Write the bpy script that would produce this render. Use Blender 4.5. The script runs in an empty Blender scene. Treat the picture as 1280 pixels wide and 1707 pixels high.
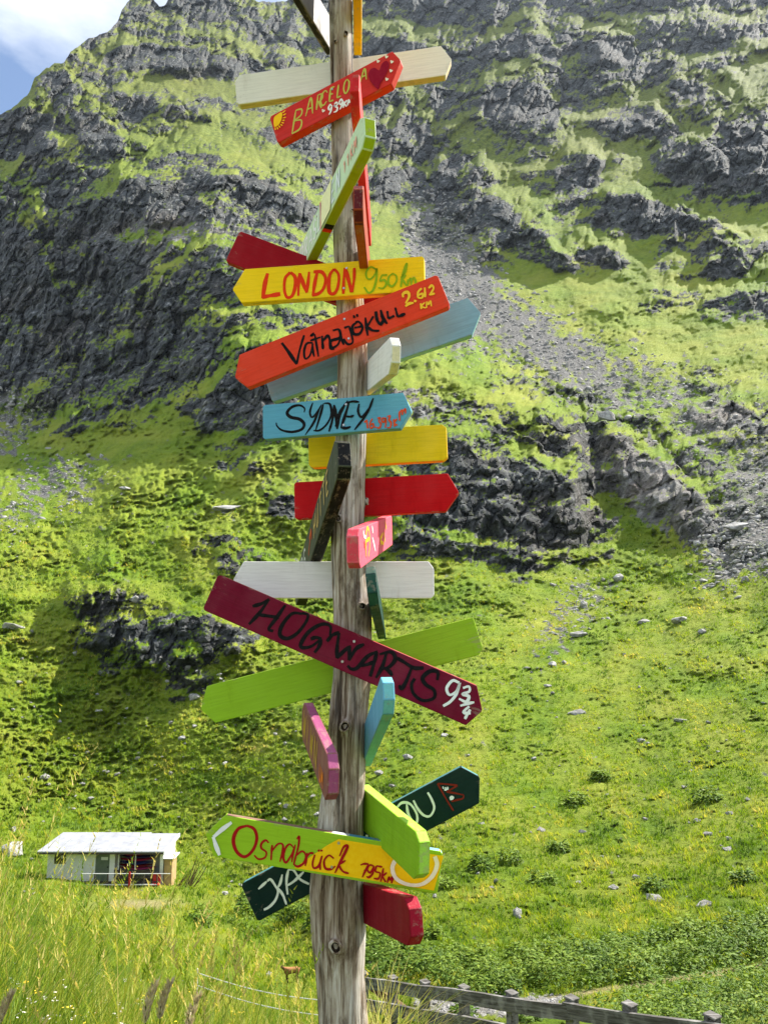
import bpy, bmesh, math, random
import numpy as np
from mathutils import Vector, Matrix

# ------------------------------------------------------------------ camera, sky, sun, exposure
random.seed(7); rng = np.random.default_rng(7)
sc = bpy.context.scene
COL = sc.collection
F, CX, CY = 1280.0, 640.0, 853.5
PITCH = math.atan(196.0 / 1280.0)
CAMZ = 1.6
cam_d = bpy.data.cameras.new('camera')
cam_d.sensor_fit = 'VERTICAL'; cam_d.sensor_height = 36.0; cam_d.lens = 36.0 * 1280 / 1707
cam_d.clip_start = 0.05; cam_d.clip_end = 12000
cam = bpy.data.objects.new('camera', cam_d); COL.objects.link(cam)
cam.location = (0, 0, CAMZ); cam.rotation_euler = (math.pi / 2 + PITCH, 0, 0)
sc.camera = cam

SUN_EL, SUN_AZ = math.radians(46), math.radians(56)      # azimuth to the right of the view direction
world = bpy.data.worlds.new('World'); sc.world = world; world.use_nodes = True
wn = world.node_tree.nodes; wl = world.node_tree.links
for n in list(wn): wn.remove(n)
wo = wn.new('ShaderNodeOutputWorld'); bg = wn.new('ShaderNodeBackground')
sky = wn.new('ShaderNodeTexSky'); sky.sky_type = 'NISHITA'; sky.sun_disc = False
sky.sun_elevation = SUN_EL; sky.sun_rotation = SUN_AZ
sky.altitude = 1500; sky.air_density = 1.0; sky.dust_density = 1.0; sky.ozone_density = 1.0
tc = wn.new('ShaderNodeTexCoord'); mp = wn.new('ShaderNodeMapping'); mp.inputs['Scale'].default_value = (1, 1, 2.2)
mp.inputs['Location'].default_value = (0.35, 0.1, 0.2)
cn = wn.new('ShaderNodeTexNoise'); cn.inputs['Scale'].default_value = 2.6; cn.inputs['Detail'].default_value = 7
cn.inputs['Roughness'].default_value = 0.55
cr = wn.new('ShaderNodeValToRGB'); cr.color_ramp.elements[0].position = 0.36; cr.color_ramp.elements[1].position = 0.66
cmix = wn.new('ShaderNodeMixRGB'); cmix.inputs['Color2'].default_value = (7.0, 7.2, 7.5, 1)
wl.new(tc.outputs['Generated'], mp.inputs['Vector']); wl.new(mp.outputs['Vector'], cn.inputs['Vector'])
wl.new(cn.outputs['Fac'], cr.inputs['Fac']); wl.new(cr.outputs['Color'], cmix.inputs['Fac'])
wl.new(sky.outputs['Color'], cmix.inputs['Color1']); wl.new(cmix.outputs['Color'], bg.inputs['Color'])
bg.inputs['Strength'].default_value = 0.09
wl.new(bg.outputs['Background'], wo.inputs['Surface'])

sun_d = bpy.data.lights.new('sun', 'SUN'); sun_d.energy = 5.0; sun_d.angle = math.radians(0.53); sun_d.color = (1.0, 0.95, 0.86)
sun = bpy.data.objects.new('sun', sun_d); COL.objects.link(sun)
SD = Vector((math.sin(SUN_AZ) * math.cos(SUN_EL), math.cos(SUN_AZ) * math.cos(SUN_EL), math.sin(SUN_EL)))
sun.rotation_euler = (-SD).to_track_quat('-Z', 'Y').to_euler(); sun.location = (60, 20, 90)

sc.view_settings.view_transform = 'Standard'; sc.view_settings.look = 'None'
sc.view_settings.exposure = 1.36; sc.view_settings.gamma = 1.0; sc.view_settings.use_curve_mapping = False
sc.render.engine = 'CYCLES'
sc.cycles.max_bounces = 6; sc.cycles.diffuse_bounces = 3; sc.cycles.glossy_bounces = 2; sc.cycles.transmission_bounces = 3
sc.cycles.volume_bounces = 0; sc.cycles.transparent_max_bounces = 8
sc.cycles.use_denoising = True

# ------------------------------------------------------------------ helpers
cp, sp = math.cos(PITCH), math.sin(PITCH)
def ray(px, py):
    """direction (world) of a photo pixel, forward component 1; works on arrays"""
    a = (px - CX) / F; b = (CY - py) / F
    return a, cp - b * sp, sp + b * cp
def at_y(px, py, Y):
    a, b, c = ray(px, py); s = Y / b
    return Vector((a * s, Y, CAMZ + c * s))
def at_d(px, py, D):
    a, b, c = ray(px, py); s = D / np.hypot(a, b)
    return a * s, b * s, CAMZ + c * s
def to_px(P):
    dx, dy, dz = P[0], P[1], P[2] - CAMZ
    w = dy * cp + dz * sp; v = -dy * sp + dz * cp
    return CX + F * dx / w, CY - F * v / w

def _h(ix, iy, s):
    n = (ix * 374761393 + iy * 668265263 + s * 1442695041) & 0xffffffff
    n = ((n ^ (n >> 13)) * 1274126177) & 0xffffffff
    return (n ^ (n >> 16)) & 0xffff
_ang = np.arange(65536) * (2 * np.pi / 65536); _ca, _sa = np.cos(_ang), np.sin(_ang)
def pn(x, y, s=0):
    x = np.asarray(x, float); y = np.asarray(y, float)
    x0 = np.floor(x).astype(np.int64); y0 = np.floor(y).astype(np.int64)
    fx, fy = x - x0, y - y0
    u = fx * fx * fx * (fx * (fx * 6 - 15) + 10); v = fy * fy * fy * (fy * (fy * 6 - 15) + 10)
    def g(i, j):
        k = _h(x0 + i, y0 + j, s); return _ca[k] * (fx - i) + _sa[k] * (fy - j)
    a = g(0, 0); b = g(1, 0); c = g(0, 1); d = g(1, 1)
    return 1.5 * ((a + u * (b - a)) * (1 - v) + (c + u * (d - c)) * v)
def fbm(x, y, o=4, s=0, gain=0.5):
    t = 0; a = 1.0
    for k in range(o):
        t = t + a * pn(x, y, s + k * 17); x = x * 2.03 + 5.1; y = y * 2.03 - 3.7; a *= gain
    return t
def ridged(x, y, o=4, s=0, gain=0.55):
    t = 0; a = 1.0
    for k in range(o):
        t = t + a * (1 - 2.2 * np.abs(pn(x, y, s + k * 13))); x = x * 2.07 + 9.1; y = y * 2.07 + 2.3; a *= gain
    return t
def facets(x, y, s=0):
    """broken rock: every cell of an irregular mosaic is a plane with its own tilt; returns height and distance to the joint"""
    ix = np.floor(x).astype(np.int64); iy = np.floor(y).astype(np.int64)
    b1 = np.full(x.shape, 9.0); b2 = np.full(x.shape, 9.0); hh = np.zeros(x.shape)
    for dj in (-1, 0, 1):
        for di in (-1, 0, 1):
            cx = ix + di; cy = iy + dj; k1 = _h(cx, cy, s); k2 = _h(cx, cy, s + 71); k3 = _h(cx, cy, s + 137); k4 = _h(cx, cy, s + 211)
            px = cx + .08 + .84*k1/65536; py = cy + .08 + .84*k2/65536; d = np.hypot(x - px, y - py)
            t = (k3/65536 - .5)*2.0*(x - px) + (k4/65536 - .5)*2.0*(y - py) + (k1/65536 - .5)*.9
            hh = np.where(d < b1, t, hh); b2 = np.where(d < b1, b1, np.minimum(b2, d)); b1 = np.minimum(b1, d)
    return hh, b2 - b1
def sst(x, a, b):
    t = np.clip((x - a) / (b - a), 0, 1); return t * t * (3 - 2 * t)

def mesh_np(name, V, faces4=None, faces3=None, attrs=None, smooth=None):
    V = np.ascontiguousarray(V, np.float32)
    me = bpy.data.meshes.new(name)
    me.vertices.add(len(V)); me.vertices.foreach_set('co', V.ravel())
    loops = []; starts = []; n = 0
    if faces4 is not None and len(faces4):
        f = np.asarray(faces4, np.int32); loops.append(f.ravel()); starts.append(np.arange(len(f), dtype=np.int32) * 4); n = len(f) * 4
    if faces3 is not None and len(faces3):
        f = np.asarray(faces3, np.int32); loops.append(f.ravel()); starts.append(n + np.arange(len(f), dtype=np.int32) * 3)
    L = np.concatenate(loops); S = np.concatenate(starts)
    me.loops.add(len(L)); me.loops.foreach_set('vertex_index', L)
    me.polygons.add(len(S)); me.polygons.foreach_set('loop_start', S)
    if smooth is not None: me.polygons.foreach_set('use_smooth', np.ones(len(S), bool) if smooth is True else np.ascontiguousarray(smooth, bool))
    for k, a in (attrs or {}).items():
        at = me.attributes.new(k, 'FLOAT', 'POINT'); at.data.foreach_set('value', np.ascontiguousarray(a, np.float32).ravel())
    me.update(); 
    return me

def obj(name, me, mats=(), parent=None, label=None, cat=None, group=None, kind=None):
    o = bpy.data.objects.new(name, me); COL.objects.link(o)
    if me is not None:
        for m in (mats if isinstance(mats, (list, tuple)) else [mats]): me.materials.append(m)
    if parent is not None: o.parent = parent
    for k, v in (('label', label), ('category', cat), ('group', group), ('kind', kind)):
        if v: o[k] = v
    return o
def empty(name, loc=(0, 0, 0), label=None, cat=None, group=None, mat=None):
    o = obj(name, None, label=label, cat=cat, group=group)
    o.empty_display_size = 0.1
    if mat is not None: o.matrix_world = mat
    else: o.location = loc
    return o
def bm_obj(name, bm, mats, parent=None, smooth=False, **kw):
    me = bpy.data.meshes.new(name); bm.normal_update(); bm.to_mesh(me); bm.free()
    if smooth: me.polygons.foreach_set('use_smooth', np.ones(len(me.polygons), bool))
    return obj(name, me, mats, parent, **kw)
def add_box(bm, x0, x1, y0, y1, z0, z1, M=None, mat=0):
    vs = [bm.verts.new(Vector(p)) for p in ((x0,y0,z0),(x1,y0,z0),(x1,y1,z0),(x0,y1,z0),(x0,y0,z1),(x1,y0,z1),(x1,y1,z1),(x0,y1,z1))]
    if M is not None:
        for v in vs: v.co = M @ v.co
    for f in ((0,3,2,1),(4,5,6,7),(0,1,5,4),(1,2,6,5),(2,3,7,6),(3,0,4,7)):
        fa = bm.faces.new([vs[i] for i in f]); fa.material_index = mat
    return vs
def add_tube(bm, pts, rad, n=6, cap=True):
    pts = [Vector(p) for p in pts]; rings = []
    for i, p in enumerate(pts):
        t = (pts[min(i+1, len(pts)-1)] - pts[max(i-1, 0)]).normalized()
        a = t.orthogonal().normalized() if abs(t.z) > .9 else t.cross(Vector((0,0,1))).normalized()
        b = t.cross(a); r = rad[i] if isinstance(rad, (list, tuple)) else rad
        rings.append([bm.verts.new(p + a*math.cos(2*math.pi*k/n)*r + b*math.sin(2*math.pi*k/n)*r) for k in range(n)])
    for A, B in zip(rings, rings[1:]):
        for k in range(n): bm.faces.new((A[k], A[(k+1)%n], B[(k+1)%n], B[k]))
    if cap: bm.faces.new(rings[0][::-1]); bm.faces.new(rings[-1])

class NT:
    """small node-tree builder"""
    def __init__(s, name, rough=0.8, spec=0.3):
        s.m = bpy.data.materials.new(name); s.m.use_nodes = True
        s.t = s.m.node_tree; s.b = s.t.nodes['Principled BSDF']; s.out = s.t.nodes['Material Output']
        s.b.inputs['Roughness'].default_value = rough; s.b.inputs['Specular IOR Level'].default_value = spec
    def n(s, ty, **kw):
        o = s.t.nodes.new(ty)
        for k, v in kw.items():
            if hasattr(o, k): setattr(o, k, v)
            else: o.inputs[k.replace('_', ' ')].default_value = v
        return o
    def l(s, a, b): s.t.links.new(a, b)
    def coord(s, kind='Object', scale=(1,1,1)):
        c = s.n('ShaderNodeTexCoord') if kind != 'Position' else s.n('ShaderNodeNewGeometry')
        m = s.n('ShaderNodeMapping'); m.inputs['Scale'].default_value = scale
        s.l(c.outputs[kind], m.inputs['Vector']); return m.outputs['Vector']
    def noise(s, vec, scale, detail=4, rough=0.5, dist=0):
        o = s.n('ShaderNodeTexNoise'); o.inputs['Scale'].default_value = scale; o.inputs['Detail'].default_value = detail
        o.inputs['Roughness'].default_value = rough; o.inputs['Distortion'].default_value = dist
        s.l(vec, o.inputs['Vector']); return o.outputs['Fac']
    def ramp(s, fac, stops, interp='LINEAR'):
        r = s.n('ShaderNodeValToRGB'); e = r.color_ramp; e.interpolation = interp
        while len(e.elements) < len(stops): e.elements.new(0.5)
        for el, (p, c) in zip(e.elements, stops):
            el.position = p; el.color = (c, c, c, 1) if isinstance(c, (int, float)) else (*c, 1)
        s.l(fac, r.inputs['Fac']); return r.outputs['Color']
    def mix(s, fac, a, b, mode='MIX'):
        r = s.n('ShaderNodeMixRGB'); r.blend_type = mode
        for k, v in (('Fac', fac), ('Color1', a), ('Color2', b)):
            if isinstance(v, (int, float)): r.inputs[k].default_value = v if k == 'Fac' else (v, v, v, 1)
            elif isinstance(v, tuple): r.inputs[k].default_value = (*v, 1)
            else: s.l(v, r.inputs[k])
        return r.outputs['Color']
    def math(s, op, a, b=0.5, clamp=False):
        r = s.n('ShaderNodeMath'); r.operation = op; r.use_clamp = clamp
        for i, v in enumerate((a, b)):
            if isinstance(v, (int, float)): r.inputs[i].default_value = v
            else: s.l(v, r.inputs[i])
        return r.outputs[0]
    def attr(s, name):
        a = s.n('ShaderNodeAttribute'); a.attribute_name = name; return a.outputs['Fac']
    def bump(s, h, strength, dist):
        b = s.n('ShaderNodeBump'); b.inputs['Strength'].default_value = strength; b.inputs['Distance'].default_value = dist
        s.l(h, b.inputs['Height']); s.l(b.outputs['Normal'], s.b.inputs['Normal'])
    def col(s, c):
        if isinstance(c, tuple): s.b.inputs['Base Color'].default_value = (*c, 1)
        else: s.l(c, s.b.inputs['Base Color'])
        return s
def srgb(r, g, b):
    f = lambda v: (v/255/12.92) if v/255 <= .04045 else ((v/255+.055)/1.055)**2.4
    return (f(r), f(g), f(b))

# ------------------------------------------------------------------ terrain: a real surface, each point at its own distance
CTRL = np.array([
 (0,1900,10),(640,1900,10.2),(1280,2000,7),(0,1707,11),(300,1707,12),(480,1700,15),(640,1760,11.8),(1000,1840,9),(1280,1900,7),
 (0,1600,13),(0,1550,17),(300,1600,17),(300,1550,26),(450,1640,25),(520,1640,24),(200,1503,42),(200,1478,53),(0,1480,51),(330,1477,53),
 (420,1560,36),(500,1560,33),(0,1400,70),(200,1400,70),(350,1400,66),(700,1690,14),(800,1690,14),(950,1668,15),(1100,1635,17),(1280,1610,18.5),
 (1280,1690,13),(1100,1690,13.2),(700,1640,17.5),(900,1630,18),(640,1560,22),(900,1560,21),(1280,1560,20),(640,1450,32),(900,1450,29),(1280,1450,27),
 (640,1300,52),(900,1300,46),(1280,1300,40),(0,1250,90),(300,1250,86),(640,1150,78),(900,1150,72),(1280,1150,58),
 (0,1100,110),(300,1100,105),(640,1020,115),(900,1020,108),(1280,1020,85),(0,950,140),(300,950,125),(500,940,128),(750,940,125),(1000,900,150),(1280,900,115),
 (0,850,185),(300,850,150),(550,850,145),(0,750,260),(150,720,230),(300,740,185),(500,700,180),(0,600,330),(150,600,290),(300,600,250),(450,550,225),(550,560,235),
 (700,560,260),(1000,650,230),(1280,700,190),(1280,800,150),(0,450,400),(150,450,340),(300,420,300),(450,400,310),(550,420,330),
 (640,420,380),(720,380,450),(850,480,340),(1000,520,310),(1280,560,270),(1100,430,380),(1280,430,360),
 (0,250,480),(150,250,440),(300,250,430),(450,280,430),(560,300,470),(720,300,540),(800,320,480),(950,320,470),(1100,330,450),(1280,300,450),
 (100,120,560),(250,110,600),(400,120,640),(550,150,660),(720,180,680),(850,180,620),(1000,180,620),(1280,150,600),
 (250,0,780),(450,0,850),(700,0,950),(950,0,920),(1280,0,900),(600,-150,1150),(1280,-150,1100),(-250,500,460),(-250,1100,95),(1500,1100,62),(1500,600,230)], float)
def tps_fit(P, v, lam=0.02):
    n = len(P); d2 = ((P[:, None] - P[None]) ** 2).sum(-1)
    K = 0.5 * d2 * np.log(d2 + 1e-12) + lam * np.eye(n)
    A = np.zeros((n+3, n+3)); A[:n, :n] = K; A[:n, n] = 1; A[:n, n+1:] = P; A[n, :n] = 1; A[n+1:, :n] = P.T
    return np.linalg.solve(A, np.r_[v, 0, 0, 0])
_CP = CTRL[:, :2] / 400.0
_W = tps_fit(_CP, np.log(CTRL[:, 2]))
def tps(px, py):
    x = np.clip(px, -260, 1540) / 400.0; y = np.clip(py, -170, 1900) / 400.0
    r = _W[-3] + _W[-2] * x + _W[-1] * y
    for (a, b), w in zip(_CP, _W[:-3]):
        d2 = (x-a)**2 + (y-b)**2; r = r + w * 0.5 * d2 * np.log(d2 + 1e-12)
    return r
SKYL = np.array([(-3000,760),(-900,560),(-400,420),(-100,232),(0,190),(20,182),(44,160),(52,148),(58,130),(80,112),(106,104),(118,88),(134,73),(160,60),(186,50),(196,36),(204,16),(214,2),(228,-6),
 (256,-4),(266,11),(275,10),(282,-3),(300,-14),(400,-10),(428,2),(440,4),(476,3),(490,-12),(560,-34),(700,-40),(940,-34),(1100,-40),(1280,-30),(1500,20),(1900,300),(2600,600),(4500,800)], float)
RAW = """
00008888777777776777766677767777
00077888778655666777877788777777
0076556776677777788877777887666
06776212112345668887788875566556
87667776643457888589999743456766
87477675435568888783455547667899
986478644223578888773334653588 99
99877734788987767699743473346899
99986789968977652497645645888424
99999645456445521 66657725888753
999997655676433210137225661326 75
99999976676554433013211121143556
99999998765544440001321111253446
99989999975654440000222222211112
99998899997655433564320022201222
99998899999766644355674200321322
57888888678997655223358973322664
33545421556633433433458998833677
11000000033254333456437798997345
11110000044120323356755683899644
11101000000567554578978682699844
11000000051111115889999985038974
00000000350000115875679982003785
00013000066000002223365222222354
00043200200000001111110000000131
00055443456000000000000000000000
00036666566000000000000000000000
00003576400000000000000000000000
00000005500000000000000000000000"""
SCR = """
00000000000000000000000000000000
00000000000000000000000000000000
00000000000000000000000000000000
00000000000000000000000000000000
00000000000000000000000000000000
00000000000000000020000000000000
00000000000000000030000000000000
00000000000000000030000000000000
00000000000000000550000000000000
00000000000000000885000000000000
00000000000000000896000000000000
00000000000000003889700000000000
00000000000000002789852000000000
00000000000000000279787310000000
00000000000000000024468863200000
00000000000000000000124776543200
60000000000000000000013456555431
64000000000000000000001122334343
40000000000000000000000011112445
13542000000000000000000000000256
35541000000000000000000000000167
43200000000000000000000000000488
20000000000000000000000000001689
00000000000000000000000100000585
00000000000000000000000242000231
00000000000000000000001441000000
00000000000000000000004400000000
00000000000000000000002200000000
00000000000000000000000000000000"""
def raster(txt):
    R = []
    for l in txt.strip('\n').split('\n'):
        l = (l.replace(' ', '') + '0' * 32)[:32]; R.append([int(c) for c in l])
    R = np.array(R, float) / 9.0
    return np.vstack([R, np.zeros((3, 32))])
RAW, SCR = raster(RAW), raster(SCR)
def sample(R, px, py):
    u = np.clip((px - 20) / 40.0, 0, R.shape[1] - 1.001); v = np.clip((py - 20) / 40.0, 0, R.shape[0] - 1.001)
    i = np.floor(u).astype(int); j = np.floor(v).astype(int); fu = u - i; fv = v - j
    fu = fu*fu*(3-2*fu); fv = fv*fv*(3-2*fv)
    return (R[j, i]*(1-fu) + R[j, i+1]*fu)*(1-fv) + (R[j+1, i]*(1-fu) + R[j+1, i+1]*fu)*fv
# knolls and buttresses: (top outline, lower outline, how far they stand out)
LOBES = [
 ([(150,345),(200,290),(235,262),(270,235),(310,226),(345,235),(370,245),(420,262),(460,285),(500,300),(555,350)], [(150,420),(260,385),(350,378),(460,385),(555,420)], .055),
 ([(600,650),(640,618),(680,600),(720,583),(770,582),(820,600),(870,620),(920,650),(960,690),(985,730),(1002,800)], [(600,880),(700,915),(800,925),(900,950),(960,930),(1002,880)], .16, .62),
 ([(690,720),(740,690),(800,690),(850,715),(900,740),(950,775),(985,830)], [(690,860),(800,925),(900,950),(985,905)], .05, .75),
 ([(983,712),(1010,700),(1040,705),(1075,730),(1110,750),(1125,775),(1160,800),(1185,840),(1200,890)], [(983,790),(1060,885),(1140,918),(1200,908)], .09),
 ([(60,1010),(110,985),(140,965),(180,955),(240,965),(300,985),(360,1010),(420,1040),(445,1085)], [(60,1060),(150,1090),(240,1120),(330,1140),(445,1130)], .085, .55),
 ([(775,215),(800,150),(840,125),(900,125),(930,170),(940,215)], [(775,222),(860,215),(940,222)], .03),
 ([(1150,240),(1200,178),(1280,158),(1400,150)], [(1150,310),(1220,330),(1400,310)], .04),
 ([(735,345),(780,300),(830,310),(880,350),(930,400),(975,450)], [(735,372),(800,402),(860,442),(975,465)], .035),
 ([(985,345),(1010,312),(1060,305),(1110,330),(1180,360),(1250,395)], [(985,380),(1080,402),(1250,412)], .035),
 ([(1150,520),(1180,490),(1280,470),(1400,470)], [(1150,535),(1280,545),(1400,550)], .03),
 ([(1130,685),(1165,660),(1210,655),(1250,675),(1275,700)], [(1130,700),(1200,725),(1275,720)], .02),
 ([(955,440),(965,410),(1000,402),(1040,420),(1050,440)], [(955,444),(1000,447),(1050,444)], .014),
 ([(320,700),(360,620),(420,590),(470,620),(520,700)], [(320,720),(420,735),(520,715)], .05),
 ([(440,860),(450,820),(470,808),(490,820),(500,860)], [(440,865),(470,872),(500,865)], .012),
 ([(352,945),(362,925),(378,918),(395,930),(402,948)], [(352,950),(378,960),(402,952)], .010),
 ([(0,520),(0,330),(25,330),(55,365),(85,440),(105,520)], [(0,530),(50,560),(105,540)], .03),
 ([(960,75),(990,48),(1040,50),(1075,85)], [(960,108),(1020,118),(1075,112)], .03),
 ([(1100,140),(1130,127),(1180,135),(1215,160)], [(1100,165),(1160,175),(1215,172)], .022),
 ([(1000,190),(1040,165),(1090,168),(1135,205)], [(1000,215),(1070,238),(1135,235)], .028),
 ([(920,270),(940,238),(975,236),(1010,262)], [(920,340),(970,345),(1010,300)], .03),
 ([(1075,260),(1110,220),(1160,222),(1200,250),(1232,295)], [(1075,285),(1150,318),(1232,320)], .035),
 ([(1222,262),(1260,242),(1400,240)], [(1222,315),(1300,325),(1400,320)], .03),
 ([(718,300),(735,250),(770,228),(805,240),(830,300)], [(718,370),(780,380),(830,350)], .028),
 ([(850,395),(880,372),(920,400),(955,440)], [(850,412),(900,450),(955,455)], .02),
 ([(1140,425),(1165,398),(1215,395),(1250,425)], [(1140,432),(1200,428),(1250,432)], .014),
 ([(1165,455),(1185,425),(1225,422),(1252,455)], [(1165,462),(1210,470),(1252,462)], .015),
 ([(205,165),(235,138),(275,138),(310,165)], [(205,182),(260,195),(310,185)], .022),
 ([(300,175),(330,155),(370,158),(392,178)], [(300,185),(345,192),(392,186)], .016),
 ([(52,150),(75,118),(105,108),(130,135)], [(52,168),(95,165),(130,158)], .016),
 ([(28,200),(50,168),(80,175),(98,215)], [(28,262),(60,268),(98,250)], .022),
 ([(118,185),(150,172),(190,205),(215,245)], [(118,225),(165,265),(215,258)], .026),
 ([(335,300),(380,275),(440,285),(490,310),(515,350)], [(335,330),(420,372),(515,392)], .03),
 ([(325,350),(350,330),(395,332),(430,365)], [(325,372),(380,378),(430,376)], .018),
 ([(420,215),(470,190),(530,200),(560,240)], [(420,232),(490,245),(560,258)], .022),
 ([(640,215),(680,170),(715,190),(730,240)], [(640,262),(690,275),(730,268)], .026),
 ([(620,290),(655,262),(700,270),(722,310)], [(620,335),(670,345),(722,335)], .022),
 ([(560,80),(620,50),(700,60),(760,100)], [(560,105),(650,118),(760,118)], .022),
 ([(800,75),(850,45),(900,50),(940,90)], [(800,95),(870,108),(940,102)], .02),
 ([(160,105),(190,70),(250,60),(330,75),(420,90),(470,128)], [(160,108),(250,128),(360,140),(470,134)], .025),
]
def lobes(px, py, L):
    face = np.zeros(L.shape); rim = np.zeros(L.shape)
    for top, bot, A, *wr in LOBES:
        top = np.array(top, float); bot = np.array(bot, float)
        wx = 7*pn(px/23, py/23, 91); wy = 6*pn(px/19, py/19, 92)
        t0 = np.interp(px+wx, top[:, 0], top[:, 1]); b0 = np.interp(px+wx, bot[:, 0], bot[:, 1])
        x0, x1 = top[0, 0], top[-1, 0]; u = (px + wx - x0) / (x1 - x0)
        w = np.clip(np.minimum(u, 1-u) / .14, 0, 1); w = w*w*(3-2*w) * ((u > 0) & (u < 1))
        if x0 <= 0: w = np.clip((1-u)/.2, 0, 1) * (u < 1)
        t = (py + wy - t0) / np.maximum(b0 - t0, 4)
        g = np.where((t >= 0) & (t <= 1), (0.55 + 0.45*sst(t, 0, .22)) * np.clip(1-t, 0, 1)**.85, 0)
        L = L + np.log1p(-A * g * w)
        n_ = .10*pn(px/9, py/9, 93)
        face = np.maximum(face, (wr[0] if wr else 1)*sst(t + n_, .10, .26)*(1 - sst(t + n_, .80, 1.0))*np.clip(w*1.6, 0, 1))
        rim = np.maximum(rim, ((t > -.45) & (t < .16)) * w)
    return L, face, rim
def terrace(L, s, k):
    q = np.floor(L / s); f = L / s - q; f0 = f
    f = np.where(f < k, f * .25 / k, .25 + (f - k) * .75 / (1 - k))     # long steep face, then a ledge
    return s * (q + f), f0
def surf(px, py):
    """log distance, rock and scree fractions for photo directions"""
    wx = 16*fbm(px/70, py/70, 3, 5); wy = 16*fbm(px/70, py/70, 3, 6)
    rf = sample(RAW, px + wx, py + wy); sf = sample(SCR, px + wx*.7, py + wy*.7)
    L = tps(px, py)
    big = fbm(px/170 + .3*pn(py/90, px/90, 3), py/150, 3, 11)
    far = sst(1300 - py, 0, 250)
    rk = np.clip(rf * 1.15, 0, 1) ** 1.2
    L = L + .016 * big * far * (1 - .5*sf)
    # rock: tilted ribs, ledges and broken faces
    a = .55; xr = px*math.cos(a) + py*math.sin(a); yr = -px*math.sin(a) + py*math.cos(a)
    wv = 12*fbm(px/60, py/60, 2, 23); wj = 3*fbm(px/18, py/18, 2, 24)
    rib = ridged((xr + wv)/64, yr/150, 3, 31, .5)
    sl = sst(330 - px, -60, 160) * sst(py, 250, 420)           # the left wall is broken into steep ribs
    rib2 = ridged((px + .35*py + wv)/40, (py - .2*px)/170, 3, 35, .55)
    Ls = L - (.016 - .004*sl)*rib - .017*sl*rib2 - .016*fbm(px/110, py/70, 3, 36)
    w1 = .05*fbm(px/95, py/75, 3, 51); w2 = .022*fbm(px/38, py/34, 3, 52)
    T1, F1 = terrace(Ls + w1, .15, .66); T2, F2 = terrace(Ls + w2, .052, .62)
    Lt = .30*Ls + .42*(T1 - w1) + .28*(T2 - w2)
    f1, e1 = facets((xr + wj)/34, (yr + wj)/62, 301); f2, e2 = facets((xr*.95 + yr*.2 + wj)/13, (yr*.9 + wj)/26, 302); f3, e3 = facets((px + wj)/6.5, (py + wj*.7)/9, 303)
    crk = .010*np.exp(-e1/.07) + .005*np.exp(-e2/.10)
    stk = ridged((xr + wj)/9, yr/46, 2, 45, .6)
    L = L + np.clip(rk*1.5, 0, 1) * (Lt - L)
    slab = np.exp(-((px-1090)/95)**2 - ((py-810)/95)**2); fs, es = facets((xr + wj)/62, (yr + wj)/95, 304)
    L = L + rk * ((1 - .6*slab)*(.0115*f1 + .0075*f2 + .0036*f3 + 1.3*crk - .0030*stk) + slab*(.018*fs + .012*np.exp(-es/.05)))
    ledge = np.maximum(sst(F1, .62, .72), .75*sst(F2, .58, .70))
    L, face, rim = lobes(px, py, L)
    # grass hummocks, drawn out across the slope; stones of the scree
    gm = (1 - rk) * sst(1760 - py, 0, 60)
    hl = py/9 + .9*fbm(px/45, py/30, 2, 61)
    hum = np.abs(fbm(px/30 + .2*hl, hl*.55, 3, 63, .6)); cl = fbm(px/8.5, py/5.5, 3, 67, .6)
    st = .45 + .55*sst(py, 350, 800)
    L = L + gm * (1-sf) * (.0165*(1 - .35*sst(px, 640, 900)*sst(py, 1000, 1150))*st*(hum-.3)*(.5+.9*sst(fbm(px/120, py/90, 2, 71), -.3, .4)) + .0036*cl*st + .022*fbm(px/130, py/70, 3, 72)*far)
    L = L + sf * (1-rk) * (.0022*ridged(px/9, py/6.5, 3, 73))
    return L, rf, sf, ledge, face, rim
cols = np.r_[-3000:-900:300, -900:-200:70, -200:-30:14, -30:1312:2, 1312:1500:14, 1500:2300:80, 2300:4501:300].astype(float)
rows = np.r_[-40:1736:2, 1736:1900:12].astype(float)
PX, PY0 = np.meshgrid(cols, rows)
squash = 1 - .72*sst(np.maximum(PX - 1330, -60 - PX), 0, 1100)  # unseen flanks flattened so that they do not block the sun
skl = np.interp(PX, SKYL[:, 0], SKYL[:, 1]) + 3.0*fbm(PX/14, PX*0+3, 3, 81) * (np.abs(PX - 640) < 900)
PY = np.maximum(PY0, skl)
Lg, rf, sf, ledge, face, rim = surf(PX, PY)
Dg = np.exp(Lg)
Dg = Dg * np.where(PY0 < skl, 1 + .0015*(skl - PY0), 1)
PYv = np.where(squash < 1, 1050 - (1050 - PY)*squash, PY)
PYv = np.where(PY > 1050, PY, PYv)
X, Yv, Z = at_d(PX, PYv, Dg)
nr, nc = PX.shape
V3 = np.stack([X, Yv, Z], -1)
du = np.zeros_like(V3); dv = np.zeros_like(V3)
du[:, 1:-1] = V3[:, 2:] - V3[:, :-2]; dv[1:-1] = V3[:-2] - V3[2:]
NN = np.cross(du, dv); NN /= np.linalg.norm(NN, axis=-1, keepdims=True) + 1e-9
nz = NN[..., 2]
def blur(a, n):
    for _ in range(n):
        a = (np.pad(a, ((1,1),(1,1)), 'edge')); a = (a[:-2,1:-1] + a[2:,1:-1] + a[1:-1,:-2] + a[1:-1,2:] + 2*a[1:-1,1:-1]) / 6
    return a
nzs = blur(nz, 2)
fine = fbm(PX/16, PY/10, 4, 83, .6)
pat = fbm((PX + .5*PY)/75, (PY - .25*PX)/34, 4, 85, .6)
nzl = blur(nz, 14)
rf2 = np.clip(rf - .55*rim, 0, 1)
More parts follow.
